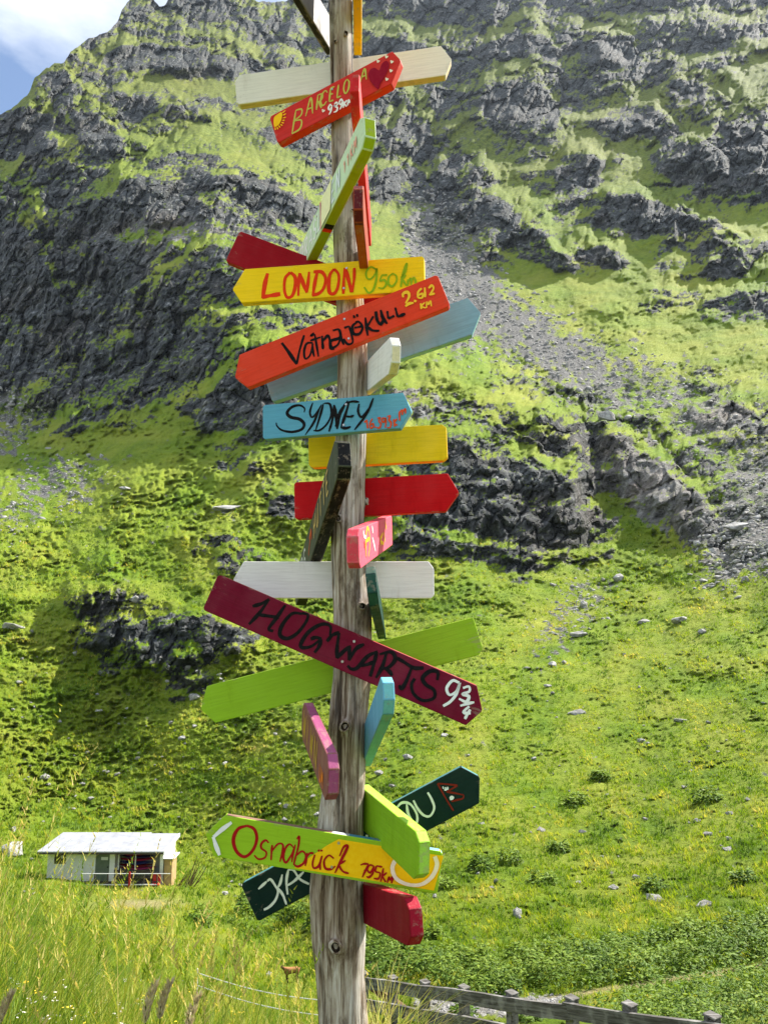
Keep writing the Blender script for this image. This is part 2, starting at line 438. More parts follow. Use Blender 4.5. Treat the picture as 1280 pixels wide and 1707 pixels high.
rock = sst(rf2*.85 + .50*face + sst(rf, .05, .35)*(.26 - .58*ledge + (.50 - nzs)*.45 + .24*pat + .20*fine + .26*(ridged(PX/9, PY/7, 3, 86) - .75) + .24*fbm(PX/4.2, PY/3.6, 2, 89)) + .03 + .07*sst(330 - PY, 0, 200)*sst(rf, .2, .6) + .10*sst(300 - PX, -100, 150)*sst(PY, 300, 420)*sst(rf, .5, .8), .44, .55)
#print('nz', np.percentile(nz[rf > .5], [5, 25, 50, 75, 95]), np.percentile(nz[rf < .1], [5, 25, 50, 75, 95]))
dry = np.clip(.5 + .7*fbm(PX/120, PY/70, 3, 87) + .55*sst(PY, 1150, 1600)*0 + .5*np.exp(-((PX-980)/260)**2 - ((PY-560)/110)**2), 0, 1)
dry = np.maximum(dry, .95*np.exp(-((PX-230)/110)**2 - ((PY-1508)/22)**2))
pathc = np.interp(PX, [380, 430, 500, 560], [1560, 1600, 1640, 1668])
dry = np.maximum(dry, np.exp(-((PY-pathc)/16)**2) * ((PX > 370) & (PX < 560)))
pathr = np.interp(PX, [760, 900, 1050, 1280, 1500], [1690, 1668, 1643, 1608, 1580])
dirt = np.exp(-((PY - pathr - 4*fine)/11)**2) * (PX > 700)
grav = np.exp(-((PX-820)/150)**4 - ((PY-1676)/22)**2)
grav = sst(grav + .35*fine, .45, .7)
bare = np.maximum(sst(dirt + .25*fine, .6, 1.0)*.8, np.exp(-((PX-235)/70)**2 - ((PY-1507)/9)**2)*.8)
idx = np.arange(nr*nc).reshape(nr, nc)
Q = np.stack([idx[1:, :-1], idx[1:, 1:], idx[:-1, 1:], idx[:-1, :-1]], -1)
keep = (PY0[1:, :-1] > skl[1:, :-1] - 8) & (PY0[1:, 1:] > skl[1:, 1:] - 8)
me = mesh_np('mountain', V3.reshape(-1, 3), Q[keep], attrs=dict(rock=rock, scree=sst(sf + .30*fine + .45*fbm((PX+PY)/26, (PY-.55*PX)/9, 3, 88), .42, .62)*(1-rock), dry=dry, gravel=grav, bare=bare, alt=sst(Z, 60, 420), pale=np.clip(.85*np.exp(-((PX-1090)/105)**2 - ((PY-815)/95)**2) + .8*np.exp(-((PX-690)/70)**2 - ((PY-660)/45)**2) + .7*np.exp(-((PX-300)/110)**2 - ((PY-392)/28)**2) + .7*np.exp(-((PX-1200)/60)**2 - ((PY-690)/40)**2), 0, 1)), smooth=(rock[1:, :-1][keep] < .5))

m = NT('alpine_slope', .9, .15)
P = m.coord('Position')
n1 = m.noise(P, .055, 10, .62); n2 = m.noise(P, .35, 8, .65); n3 = m.noise(P, 2.2, 6, .7)
gcol = m.ramp(n2, [(.30, (.045, .105, .004)), (.45, (.105, .195, .006)), (.58, (.19, .285, .009)), (.75, (.30, .35, .02))])
n0 = m.noise(P, .018, 8, .62)
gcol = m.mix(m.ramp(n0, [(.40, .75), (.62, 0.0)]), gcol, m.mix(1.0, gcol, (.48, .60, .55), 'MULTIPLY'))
gcol = m.mix(m.math('MULTIPLY', m.attr('dry'), .75), gcol, m.ramp(n1, [(.35, (.19, .235, .014)), (.62, (.40, .37, .06))]))
gcol = m.mix(.35, gcol, m.ramp(n3, [(.3, (.045, .10, .005)), (.7, (.27, .37, .024))]))
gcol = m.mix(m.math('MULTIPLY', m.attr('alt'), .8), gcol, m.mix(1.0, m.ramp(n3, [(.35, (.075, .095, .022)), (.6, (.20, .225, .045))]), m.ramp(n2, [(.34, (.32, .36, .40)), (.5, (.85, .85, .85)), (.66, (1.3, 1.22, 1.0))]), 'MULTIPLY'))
rcol = m.ramp(n2, [(.32, (.010, .0125, .014)), (.45, (.033, .037, .040)), (.56, (.075, .081, .084)), (.65, (.18, .188, .188)), (.74, (.46, .465, .46))])  # brightest stops paint in patches of rock catching the light
rcol = m.mix(m.attr('pale'), rcol, m.mix(1.0, m.ramp(n2, [(.3, (.05, .048, .046)), (.5, (.19, .182, .17)), (.7, (.42, .41, .39))]), (1, 1, 1), 'MULTIPLY'))
rcol = m.mix(m.ramp(n1, [(.47, 0.0), (.66, .5)]), rcol, m.mix(1.0, rcol, (1.25, .98, .82), 'MULTIPLY'))
rcol = m.mix(m.ramp(m.noise(P, .9, 6, .7), [(.55, 0.0), (.68, .6)]), rcol, (.085, .105, .022))
scol = m.ramp(n3, [(.32, (.03, .03, .029)), (.48, (.11, .108, .102)), (.60, (.25, .243, .23)), (.74, (.48, .47, .44))])
c = m.mix(m.attr('rock'), gcol, rcol)
c = m.mix(m.attr('scree'), c, scol)
c = m.mix(m.attr('bare'), c, m.ramp(n3, [(.3, (.28, .22, .10)), (.7, (.48, .40, .22))]))
c = m.mix(m.attr('gravel'), c, m.ramp(n3, [(.3, (.18, .17, .15)), (.7, (.42, .40, .37))]))
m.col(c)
h = m.math('ADD', m.noise(P, .5, 12, .72), m.math('MULTIPLY', m.noise(P, 3.0, 6, .7), .3))
m.bump(h, .9, 1.1)
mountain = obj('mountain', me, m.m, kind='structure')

# near bank under the pole and the camera, running down to the fence
bx = np.r_[-60:-12:4, -12:8:.16, 8:60.1:4]; by = np.r_[-80:0:5, 0:15.01:.16]
BX, BY = np.meshgrid(bx, by)
def bank_z(x, y):
    s = .40 + .22*sst(x, -1.2, .8)
    d = y - 2.7 - .15*np.sin(x*1.3)
    return -.05 - s * np.where(d > -2, np.log1p(np.exp(np.clip(d*2.2, -30, 30)))/2.2, 0) + .05*fbm(x/1.4, y/1.4, 3, 301) + .012*fbm(x*3, y*3, 2, 305)
BZ = bank_z(BX, BY)
ni, nj = BX.shape; bi = np.arange(ni*nj).reshape(ni, nj)
me = mesh_np('grassy_bank', np.stack([BX, BY, BZ], -1).reshape(-1, 3), np.stack([bi[:-1, :-1], bi[:-1, 1:], bi[1:, 1:], bi[1:, :-1]], -1).reshape(-1, 4),
             attrs=dict(alt=BX*0, pale=BX*0, rock=BX*0, scree=BX*0, dry=.5+.5*fbm(BX/2, BY/2, 2, 311), gravel=BX*0, bare=BX*0), smooth=True)
obj('grassy_bank', me, m.m, kind='structure')

# ------------------------------------------------------------------ the post
YP = 3.1
POST = [(-260,549,580),(-60,547,584),(0,548.5,586.5),(100,550,588),(200,552,589.5),(264,553,591),(330,555,593),(406,556,597),(500,561,606),(560,562,612),(614,563,613.5),(690,561,612),
        (745,559,610),(790,556,609),(823,554,608),(892,551.5,606),(930,552,610),(973,554,614),(1022,556.5,619),(1080,556,620),(1127,555.5,619),(1175,550,614),(1225,546,611),
        (1270,543,609.5),(1306,539,608),(1343,533,606),(1379,529,605),(1430,521,603),(1485,516,605),(1530,518,609),(1566,520,609.5),(1619,526,607.5),(1660,529,610),(1700,531,613),(1770,533,617),(1800,533,619)]
PA = np.array(POST, float)
pz, pxc, prr = [], [], []
for py, l, r in POST:
    A = at_y(l, py, YP); B = at_y(r, py, YP); pz.append(A.z); pxc.append((A.x+B.x)/2); prr.append((B.x-A.x)/2)
pz, pxc, prr = map(np.array, (pz, pxc, prr)); o_ = np.argsort(pz); pz, pxc, prr = pz[o_], pxc[o_], prr[o_]
nzv, nth = 420, 72
zz = np.linspace(-.35, pz[-1], nzv); th = np.linspace(0, 2*np.pi, nth, endpoint=False)
TT, ZZ = np.meshgrid(th, zz)
ca, sa = np.cos(TT), np.sin(TT)
RR = np.interp(ZZ, pz, prr)
grain = ridged(ca*2.6 + 7, sa*2.6 + ZZ*.35, 4, 401, .6) * .5 + fbm(TT*0 + ca*9 + sa*4, ZZ*1.5 + sa*9, 3, 402)*.6
RR = RR * (1 + .012*grain + .022*fbm(ca*1.1 + 3, sa*1.1 + ZZ*2.2, 3, 405))
# long drying cracks
for k in range(13):
    t0 = rng.uniform(0, 2*np.pi); zc = rng.uniform(0, 4); ln = rng.uniform(.25, .8)
    dd = np.angle(np.exp(1j*(TT - t0 - .10*np.sin(ZZ*3 + k))))
    RR = RR - .010*np.exp(-(dd/.034)**2)*np.exp(-((ZZ-zc)/ln)**4)
# sawn-off branch stumps: (px, py, size)
KN = [(576,1206,.021),(561,1557,.024),(601,1011,.016),(567,868,.017),(575,72,.013),(560,84,.008),(611,836,.014),(586,360,.008),(571,300,.007)]
knots = []
for px, py, s in KN:
    A = at_y(px, py, YP); i = np.interp(A.z, pz, prr); x0 = np.interp(A.z, pz, pxc)
    # the point on the surface that this stump sits on
    d = Vector((at_y(px, py, YP-i*.8).x - x0, 0, 0)); sx = max(-.999, min(.999, d.x / i)); t = math.atan2(-math.sqrt(1-sx*sx), sx)
    dd = np.hypot(np.angle(np.exp(1j*(TT - t)))*i, (ZZ - A.z)*.8)
    RR = RR + .55*s*np.exp(-(dd/(s*1.25))**2)
    knots.append((t, A.z, i, x0, s))
V = np.stack([np.interp(ZZ, pz, pxc) + RR*ca, YP + RR*sa, ZZ], -1).reshape(-1, 3)
ii = np.arange(nzv*nth).reshape(nzv, nth); jn = np.roll(ii, -1, axis=1)
me = mesh_np('post', V, np.stack([ii[:-1], jn[:-1], jn[1:], ii[1:]], -1).reshape(-1, 4), smooth=True)
m = NT('weathered_wood', .85, .15)
Pz = m.coord('Object', (1, 1, .045)); P1 = m.coord('Object', (1, 1, .35))
g = m.noise(Pz, 60, 8, .68, .4); b = m.noise(P1, 5.5, 6, .65); d = m.noise(P1, 16, 6, .7)
c = m.ramp(g, [(.33, (.04, .025, .014)), (.42, (.19, .135, .09)), (.52, (.42, .35, .275)), (.68, (.70, .655, .59))])
c = m.mix(m.ramp(m.noise(m.coord('Object', (1, 1, .22)), 4.2, 5, .6, .6), [(.46, 0.0), (.62, .65)]), c, m.mix(1.0, c, (.50, .40, .31), 'MULTIPLY'))
c = m.mix(m.ramp(b, [(.50, 0.0), (.60, .7)]), c, m.mix(.40, c, (.66, .64, .62)))
c = m.mix(m.ramp(d, [(.52, 0.0), (.64, .75)]), c, (.075, .045, .026))
c = m.mix(m.ramp(m.noise(Pz, 19, 3, .5), [(.60, 0.0), (.66, .85)]), c, (.03, .02, .014))
m.col(c); m.bump(m.math('ADD', g, m.math('MULTIPLY', d, .5)), .9, .012)
WOOD = m.m
post = empty('signpost', (float(np.interp(0, pz, pxc)), YP, 0), 'tall weathered grey log post carrying all the painted boards', 'post')
def local(o, root):
    o.parent = root; o.matrix_parent_inverse = root.matrix_basis.inverted(); return o
local(obj('trunk', me, WOOD), post)
md = NT('knot_core', .9, .1); md.col(md.ramp(md.noise(md.coord('Object'), 90, 5), [(.40, (.006, .005, .004)), (.75, (.06, .038, .022))])); KNOT = md.m
for t, z, i, x0, s in knots:
    bm = bmesh.new()
    n = Vector((math.cos(t), math.sin(t), 0)); c0 = Vector((x0, YP, z)) + n*(i + .86*s)
    u = Vector((-n.y, n.x, 0)); w = Vector((0, 0, 1)); prof = [(1.08, -.5), (.98, .10), (.84, .27), (.66, .22), (.5, -.15), (.28, -.5), (.05, -.62)]
    rings = []
    for r_, h_ in prof:
        rings.append([bm.verts.new(c0 + n*h_*s*(1+.25*math.sin(3*a)) + (u*math.cos(a) + w*math.sin(a)*1.1)*r_*s*(1+.12*math.sin(2*a+s*900)+.07*random.uniform(-1, 1))) for a in [k*math.tau/14 for k in range(14)]])
    for A, B in zip(rings, rings[1:]):
        for k in range(14):
            f = bm.faces.new((A[k], A[(k+1)%14], B[(k+1)%14], B[k])); f.material_index = 0 if rings.index(A) < 3 else 1
    bm.faces.new(rings[-1]).material_index = 1
    local(bm_obj('knot', bm, [WOOD, KNOT], smooth=True), post)

# ------------------------------------------------------------------ boards
def paint(name, face, edge=None, streak=.10, rough=.55, wood=.03, bands=None, ebands=None):
    """brush-painted board: streaks along the board, a little wear; bands = [(x position, colour)] along the length"""
    out = []
    for i, base in enumerate((face, edge or face)):
        m = NT(name + ('_face' if i == 0 else '_edge'), rough, .12)
        P = m.coord('Object', (.10, 1, 1)); g = m.noise(P, 75, 6, .65); k = m.noise(m.coord('Object'), 7, 4, .6); w = m.noise(m.coord('Object', (.3, 1, 1)), 38, 7, .75)
        bb = bands if i == 0 else (ebands or None)
        if bb:
            sx = m.n('ShaderNodeSeparateXYZ'); tcn = m.n('ShaderNodeTexCoord'); m.l(tcn.outputs['Object'], sx.inputs[0])
            x = m.math('ADD', m.math('MULTIPLY', m.math('ADD', sx.outputs[0], m.math('MULTIPLY', sx.outputs[2], .0)), .8), .5)
            x = m.math('ADD', x, m.math('MULTIPLY', m.math('SUBTRACT', w, .5), .012))
            c = m.ramp(x, [(p*.8+.5, col_) for p, col_ in bb], 'CONSTANT')
        else: c = m.mix(1.0, base, base)
        c = m.mix(m.ramp(g, [(.35, .55*streak*3), (.6, 0.0)]), c, m.mix(1.0, c, (.72, .70, .70), 'MULTIPLY'))
        c = m.mix(m.ramp(k, [(.45, 0.0), (.7, streak*1.4)]), c, m.mix(.10, m.mix(1.0, c, (1.25, 1.25, 1.25), 'MULTIPLY'), (.8, .78, .75)))
        c = m.mix(m.ramp(w, [(.74 - wood, 0.0), (.80 - wood*.5, .85)]), c, (.30, .22, .15))
        # worn rims, runs and grime
        sg = m.n('ShaderNodeSeparateXYZ'); tg = m.n('ShaderNodeTexCoord'); m.l(tg.outputs['Generated'], sg.inputs[0])
        rim = m.math('ABSOLUTE', m.math('SUBTRACT', sg.outputs[2], .5)); ex = m.math('ABSOLUTE', m.math('SUBTRACT', sg.outputs[0], .5))
        rim = m.math('MAXIMUM', rim, m.math('SUBTRACT', ex, .0))
        e = m.math('ADD', m.math('MULTIPLY', m.math('SUBTRACT', rim, .44), 5.0), m.math('MULTIPLY', m.math('SUBTRACT', w, .62), 3.2))
        c = m.mix(m.ramp(e, [(.02, 0.0), (.2, .6)]), c, m.mix(.62, c, (.34, .26, .19)))
        gr = m.noise(m.coord('Object', (1.6, 1, .35)), 13, 7, .7); br = m.noise(m.coord('Object', (.05, 1, 1)), 150, 3, .6)
        c = m.mix(m.ramp(gr, [(.56, 0.0), (.74, .38)]), c, m.mix(1.0, c, (.58, .52, .46), 'MULTIPLY'))
        c = m.mix(m.ramp(br, [(.36, .22), (.56, 0.0)]), c, m.mix(1.0, c, (.60, .58, .58), 'MULTIPLY'))
        m.col(c); m.l(m.ramp(gr, [(.3, rough-.12), (.7, min(1, rough+.2))]), m.b.inputs['Roughness'])
        m.bump(m.math('ADD', g, m.math('MULTIPLY', br, .6)), .35, .003); out.append(m.m)
    return out
MS = NT('screw_steel', .35, .5); MS.col((.45, .44, .42)); MS.b.inputs['Metallic'].default_value = .9; SCREW = MS.m
_paintmat = {}
def ink(c):
    if c not in _paintmat:
        m = NT('brush_paint', .65, .08); g = m.noise(m.coord('Object'), 60, 5, .6)
        m.col(m.mix(m.ramp(g, [(.4, 0.0), (.75, .35)]), c, tuple(min(1, v*1.35+.02) for v in c))); _paintmat[c] = m.m
    return _paintmat[c]

class Board:
    def __init__(s, a, b, hpx, label, mats, t=.034, tips=(0, 0), cut=.045, screws=True, cat='sign', roll=0.0, name='arrow_sign', soft=.004):
        """a, b: (px, py, world y) of the two end centres; hpx: height in photo pixels at the middle"""
        P1, P2 = at_y(*a), at_y(*b); s.len = (P2-P1).length; s.t = t
        X = (P2-P1).normalized(); Zc = Vector((0, 0, 1)); Zc = (Zc - X*Zc.dot(X)).normalized()
        mid = (P1+P2)/2; N = X.cross(Zc)                       # X x Z = -Y
        if N.dot(Vector((0, 0, CAMZ)) - mid) < 0: X, N = -X, -N; s.flip = True
        else: s.flip = False
        Yc = -N
        M = Matrix((X, Yc, Zc)).transposed().to_4x4(); M.translation = mid
        if roll: M = M @ Matrix.Rotation(roll, 4, 'X')
        s.M = M; s.Mi = M.inverted(); dep = mid.y*cp + (mid.z-CAMZ)*sp
        s.h = h = hpx * dep / F * 1.05
        if s.flip: tips = (tips[1], tips[0])
        s.root = empty(name, label=label, cat=cat, group='painted direction boards on the post', mat=M)
        L, hh = s.len/2, h/2; r = soft*2.2
        out = []
        def end(sx, tip):
            if isinstance(tip, tuple):                                  # pointed end: inset above, inset below, height of the point
                q = dep / F; zt = (tip[2]-.5)*h; pts = [(L-tip[1]*q, -hh), (L, zt-.004), (L, zt+.004), (L-tip[0]*q, hh)]
            elif tip == 2:   e = [(L, -hh+cut*.75), (L, hh-cut*.75)]; pts = [(L-cut, -hh)] + e + [(L-cut, hh)]      # bevelled corners with a blunt nose
            elif tip == 1: pts = [(L-cut, -hh), (L, -.004), (L, .004), (L-cut, hh)]
            elif tip == 3: pts = [(L-.012, -hh), (L, -hh+.012), (L, hh-.03), (L-.022, hh)]
            else:          pts = [(L-r, -hh), (L, -hh+r), (L, hh-r), (L-r, hh)]
            return [(x*sx, z) for x, z in pts]
        out = end(1, tips[1]) + end(-1, tips[0])[::-1]
        bm = bmesh.new()
        fr = [bm.verts.new((x, -t/2, z)) for x, z in out]; bk = [bm.verts.new((x, t/2, z)) for x, z in out]; n = len(out)
        f = bm.faces.new(fr); f.material_index = 0; f = bm.faces.new(bk[::-1]); f.material_index = 0
        for i in range(n):
            f = bm.faces.new((fr[i], bk[i], bk[(i+1)%n], fr[(i+1)%n])); f.material_index = 1
        bmesh.ops.recalc_face_normals(bm, faces=bm.faces)
        bmesh.ops.bevel(bm, geom=[e for e in bm.edges], offset=soft, segments=2, profile=.6, affect='EDGES', clamp_overlap=True)
        s.board = bm_obj('board', bm, list(mats), s.root)
        s.k = 0
        if screws:
            x = (s.Mi @ Vector((float(np.interp(mid.z, pz, pxc)), YP, mid.z))).x if screws is True else screws
            for dx, dz in ((.008, h*.30), (-.004, -h*.28)):
                bm = bmesh.new()
                bmesh.ops.create_cone(bm, cap_ends=True, segments=10, radius1=.0065, radius2=.0045, depth=.004, matrix=Matrix.Translation((x+dx, -t/2-.001, dz)) @ Matrix.Rotation(math.pi/2, 4, 'X'))
                bm_obj('screw', bm, SCREW, s.root)
    def loc(s, px, py):
        """photo pixel to the board's own front plane"""
        a, b, c = ray(px, py); O = s.Mi @ Vector((0, 0, CAMZ)); d = s.Mi.to_3x3() @ Vector((a, b, c))
        k = (-s.t/2 - O.y) / d.y; p = O + d*k; return p.x, p.z
    def strokes(s, name, lines, color, width, taper=.35, px=True, label=None):
        width *= 1.12
        """brush strokes (polylines) as thin ribbons of paint lying on the board"""
        bm = bmesh.new(); ly = None
        for li, ln in enumerate(lines):
            w = width
            if isinstance(ln, tuple) and isinstance(ln[0], (int, float)) and isinstance(ln[1], list): w, ln = ln; w *= 1.12
            p = [Vector(s.loc(*q)) if px else Vector(q) for q in ln]
            if len(p) == 1: p = [p[0] - Vector((w*.3, w*.3)), p[0] + Vector((w*.3, w*.3))]
            q = []
            if len(p) > 2:
                e = [p[0]*2-p[1]] + p + [p[-1]*2-p[-2]]
                for i in range(1, len(e)-2):
                    for k in range(5):
                        u = k/5; a, b_, c, d = e[i-1:i+3]
                        q.append(.5*((2*b_) + (c-a)*u + (2*a-5*b_+4*c-d)*u*u + (3*b_-a-3*c+d)*u**3))
                q.append(p[-1])
            else: q = [p[0].lerp(p[1], k/5) for k in range(6)]
            n = len(q); y = -s.t/2 - .0006 - .00012*s.k; s.k += 1
            L = R = None; ph = random.uniform(0, 6)
            for i, c in enumerate(q):
                tdir = (q[min(i+1, n-1)] - q[max(i-1, 0)]); tdir = tdir.normalized() if tdir.length > 1e-9 else Vector((1, 0))
                nrm = Vector((-tdir.y, tdir.x)); v = i/(n-1)
                ww = w*.5*(1 + .16*math.sin(v*7+ph) + random.uniform(-.05, .05)) * (1 - taper*max(0, abs(v-.5)*2 - .55)/.45)
                l_ = bm.verts.new((c.x + nrm.x*ww, y, c.y + nrm.y*ww)); r_ = bm.verts.new((c.x - nrm.x*ww, y, c.y - nrm.y*ww))
                if L: bm.faces.new((L, l_, r_, R))
                L, R = l_, r_
        return bm_obj(name, bm, ink(color), s.root, label=label)
    def patch(s, name, pts, color, px=True, smooth=True):
        p = [Vector(s.loc(*q)) if px else Vector(q) for q in pts]; q = []
        if smooth:
            n = len(p)
            for i in range(n):
                a, b_, c, d = p[i-1], p[i], p[(i+1)%n], p[(i+2)%n]
                for k in range(4):
                    u = k/4; q.append(.5*((2*b_) + (c-a)*u + (2*a-5*b_+4*c-d)*u*u + (3*b_-a-3*c+d)*u**3))
        else: q = p
        bm = bmesh.new(); y = -s.t/2 - .0006 - .00012*s.k; s.k += 1
        f = bm.faces.new([bm.verts.new((v.x, y, v.y)) for v in q]); bmesh.ops.triangulate(bm, faces=[f])
        return bm_obj(name, bm, ink(color), s.root)
def zz_(org, sc_):                                             # points read off an enlarged view of the photograph
    return lambda *L: [(org[0]+x/sc_, org[1]+y/sc_) for x, y in zip(L[::2], L[1::2])]

# hand-lettering strokes in a unit box, for words written along a board
GL = {
 'A': ['0,0 .45,1 .9,0', '.15,.38 .75,.38'], 'B': ['.1,0 .1,1', '.1,1 .6,.95 .65,.7 .1,.55', '.1,.55 .75,.45 .75,.1 .1,0'], 'C': ['.85,.8 .55,1 .15,.8 .05,.4 .25,.05 .6,0 .85,.2'],
 'D': ['.1,0 .1,1', '.1,1 .7,.85 .85,.45 .6,.1 .1,0'], 'E': ['.1,0 .1,1', '.1,1 .75,1', '.1,.52 .6,.52', '.1,0 .8,0'], 'G': ['.85,.8 .5,1 .1,.75 .05,.3 .4,0 .8,.15 .85,.45', '.85,.45 .5,.45'],
 'H': ['.1,0 .1,1', '.8,0 .8,1', '.1,.5 .8,.5'], 'K': ['.1,0 .1,1', '.8,1 .12,.5', '.25,.58 .85,0'], 'L': ['.15,1 .1,0', '.1,0 .8,.03'], 'M': ['.05,0 .15,1', '.15,1 .45,.3', '.45,.3 .8,1', '.8,1 .9,0'],
 'N': ['.1,0 .12,1', '.12,1 .78,0', '.78,0 .8,1'], 'O': ['.45,1 .1,.8 .05,.35 .4,0 .8,.2 .85,.7 .45,1'], 'P': ['.1,0 .1,1', '.1,1 .7,.95 .7,.6 .1,.5'], 'R': ['.1,0 .1,1', '.1,1 .7,.95 .7,.6 .1,.5', '.3,.5 .8,0'],
 'S': ['.8,.82 .5,1 .15,.85 .25,.55 .7,.42 .75,.12 .4,0 .05,.15'], 'T': ['.05,1 .9,1', '.48,1 .45,0'], 'U': ['.1,1 .1,.3 .4,0 .75,.25 .8,1', '.8,1 .82,0'], 'V': ['.05,1 .42,0', '.42,0 .85,1'], 'W': ['.02,1 .22,0', '.22,0 .46,.8', '.46,.8 .66,0', '.66,0 .95,1'],
 'Y': ['.05,1 .42,.5', '.85,1 .42,.5 .38,0'], 'Z': ['.05,1 .85,1', '.85,1 .05,0', '.05,0 .85,0'], 'I': ['.3,0 .3,1'],
 'a': ['.75,.6 .4,.7 .1,.4 .3,.02 .7,.25', '.75,.65 .8,0'], 'k': ['.15,0 .2,1', '.7,.6 .2,.3', '.35,.38 .8,0'], 'm': ['.05,0 .08,.6', '.08,.4 .3,.62 .42,.4 .42,0', '.42,.4 .65,.62 .8,.4 .85,0'], 'n': ['.1,0 .12,.65', '.12,.4 .45,.68 .75,.5 .8,0'],
 '0': ['.45,1 .1,.7 .12,.25 .45,0 .8,.3 .78,.75 .45,1'], '1': ['.15,.75 .45,1', '.45,1 .42,0'], '2': ['.1,.75 .45,1 .75,.72 .45,.3 .1,.02', '.1,.02 .9,.02'], '3': ['.1,.9 .5,1 .75,.78 .35,.52', '.35,.52 .8,.4 .7,.05 .1,.05'],
 '4': ['.5,1 .1,.4', '.1,.4 .85,.4', '.6,.6 .55,0'], '5': ['.8,1 .25,1', '.25,1 .2,.58', '.2,.58 .7,.62 .78,.2 .4,0 .08,.1'], '6': ['.7,.98 .25,.6 .1,.2 .45,0 .8,.25 .5,.5 .15,.3'], '7': ['.1,1 .85,1', '.85,1 .4,0', '.3,.5 .75,.5'],
 '9': ['.75,.75 .4,1 .1,.72 .4,.48 .75,.75', '.78,.85 .65,.3 .35,0'], '.': ['.3,.04 .34,.08']}
def glyphs(items, up=(0, -1), right=(1, 0)):
    """[(char, x, y, w, h)] at photo positions of the lower left corner; returns polylines in photo pixels"""
    out = []
    for ch, x, y, w, h in items:
        for st in GL[ch]:
            pts = [tuple(map(float, q.split(','))) for q in st.split()]
            out.append([(x + right[0]*u*w + up[0]*v*h, y + right[1]*u*w + up[1]*v*h) for u, v in pts])
    return out
def word(txt, x0, z0, h, w, gap=.18, slant=.0):
    """polylines in the board's own metres"""
    out = []; x = x0
    for ch in txt:
        if ch != ' ':
            for st in GL[ch]:
                pts = [tuple(map(float, q.split(','))) for q in st.split()]
                out.append([(x + u*w + slant*v*h, z0 + v*h) for u, v in pts])
        x += w*(1+gap) if ch != ' ' else w*.6
    return out
def heart(cx, cy, s, rot=0.0):
    P = [(0,-1),(-.75,-.15),(-.95,.45),(-.5,.85),(0,.45),(.5,.85),(.95,.45),(.75,-.15)]
    c, n = math.cos(rot), math.sin(rot)
    return [(cx + s*(x*c - y*n), cy - s*(x*n + y*c)) for x, y in P]

CREAM = (.66, .61, .52); RED = srgb(206, 44, 36); ORED = srgb(222, 62, 34); DKRED = srgb(150, 4, 22); YEL = srgb(250, 205, 12); LIME = srgb(150, 190, 34)
BLUE = srgb(108, 170, 200); CRIM = srgb(112, 6, 40); DGRN = srgb(12, 40, 34); WHITE = (.80, .77, .72); BLACK = (.006, .005, .006)
FR, BK = 3.005, 3.205                                           # in front of / behind the post

# 1, 2: cropped boards at the top, both running towards the viewer
Board((398,-190,2.5),(551,66,3.3), 62, 'dark brown board beside the top of the post, cut off by the upper edge', paint('brown_board', (.16,.15,.15), (.022,.018,.018)), tips=(0,0), screws=False)
Board((595,-170,2.5),(596.5,72,3.3), 50, 'narrow yellow board edge right of the post top, cut off by the upper edge', paint('amber_board', srgb(250,190,10), srgb(250,180,8)), t=.037, screws=False)
# 3
Board((395,155,3.25),(752,104,3.16), 52, 'plain cream board without writing, highest of the wide ones', paint('cream_board', (.80,.75,.66), (.78,.55,.32), .12, wood=.05), tips=(3,(14,12,.5)), t=.04)
# 4 Barcelona
z = zz_((445,80), 5.333)
B = Board((459.5,221.5,3.10),(671,110,2.92), 52, 'red board with a crimson heart and a yellow sun', paint('red_board', RED, srgb(225,58,22), .14), tips=(0,(7,26,.6)), t=.045, cut=.03)
B.strokes('lettering', glyphs([('B',485,224,21,40)], (.16,-.98), (.93,-.36)) + glyphs([('A',509.7,194,14,29),('R',526.5,184,13,25),('C',533,178,14,24),('E',548,170.5,11,23),('L',561,164,10,22),('O',572,158,11,24),('N',585,152,12,22),('A',601,137,12,20)], (.10,-.99), (.93,-.36)), srgb(188,178,78), .0068)
B.strokes('distance', glyphs([('9',546,193,9,17),('3',555.6,189,9,16),('9',564,184.5,9,17),('K',572,181,8,11),('M',579.5,177,9,10)], (.10,-.99), (.93,-.36)), (.82,.78,.72), .0066)
B.patch('heart', z(990,372, 930,310, 905,250, 920,200, 960,182, 1000,205, 1022,150, 1060,120, 1088,145, 1080,195, 1045,265, 1008,325), srgb(140,8,38))
for cx_, cy_ in z(990,125, 1065,85, 1112,130, 1105,210, 1068,285, 505,565): B.patch('small_heart', heart(cx_, cy_, 2.9, -.35), (.80,.70,.55))
B.patch('sun', z(70,705, 66,640, 82,610, 135,578, 138,628, 117,680, 95,700), srgb(252,190,20))
B.strokes('sun_rays', [z(142,585,172,560), z(145,606,178,590), z(146,630,176,622), z(140,650,165,650), z(134,668,158,676), z(124,684,144,698), z(110,696,124,716), z(96,706,104,732), z(80,712,82,738)], srgb(252,190,20), .0045, .8)
# 5, 6, 7: boards seen almost end on
B = Board((591,138,2.5),(613,392,3.42), 50, 'red board seen end on, pointing at the viewer past the heart', paint('scarlet_board', srgb(214,40,40), srgb(205,34,38)), tips=(2,0), screws=False, cut=.04)
B = Board((506,440,3.32),(617,213,2.52), 52, 'pale green board with white letters slanting steeply across the post', paint('pale_green_board', srgb(200,220,182), srgb(158,178,22), .15), tips=(0,2), t=.046, cut=.035,)  # face and its field made paler, a whitish sheen put into the colour
xs = -1 if False else 1
L_ = B.len
B.strokes('lettering', word('PRASLU', -L_*.46, -.045, .085, .052, .28, .1), (.80,.80,.76), .010, px=False)
B.strokes('lettering', word('EN', L_*.06, -.045, .085, .05, .3, .1), (.74,.78,.80), .010, px=False)
B.strokes('distance', word('11KM', L_*.24, -.03, .05, .032, .25, .1), srgb(226,150,130), .007, px=False)
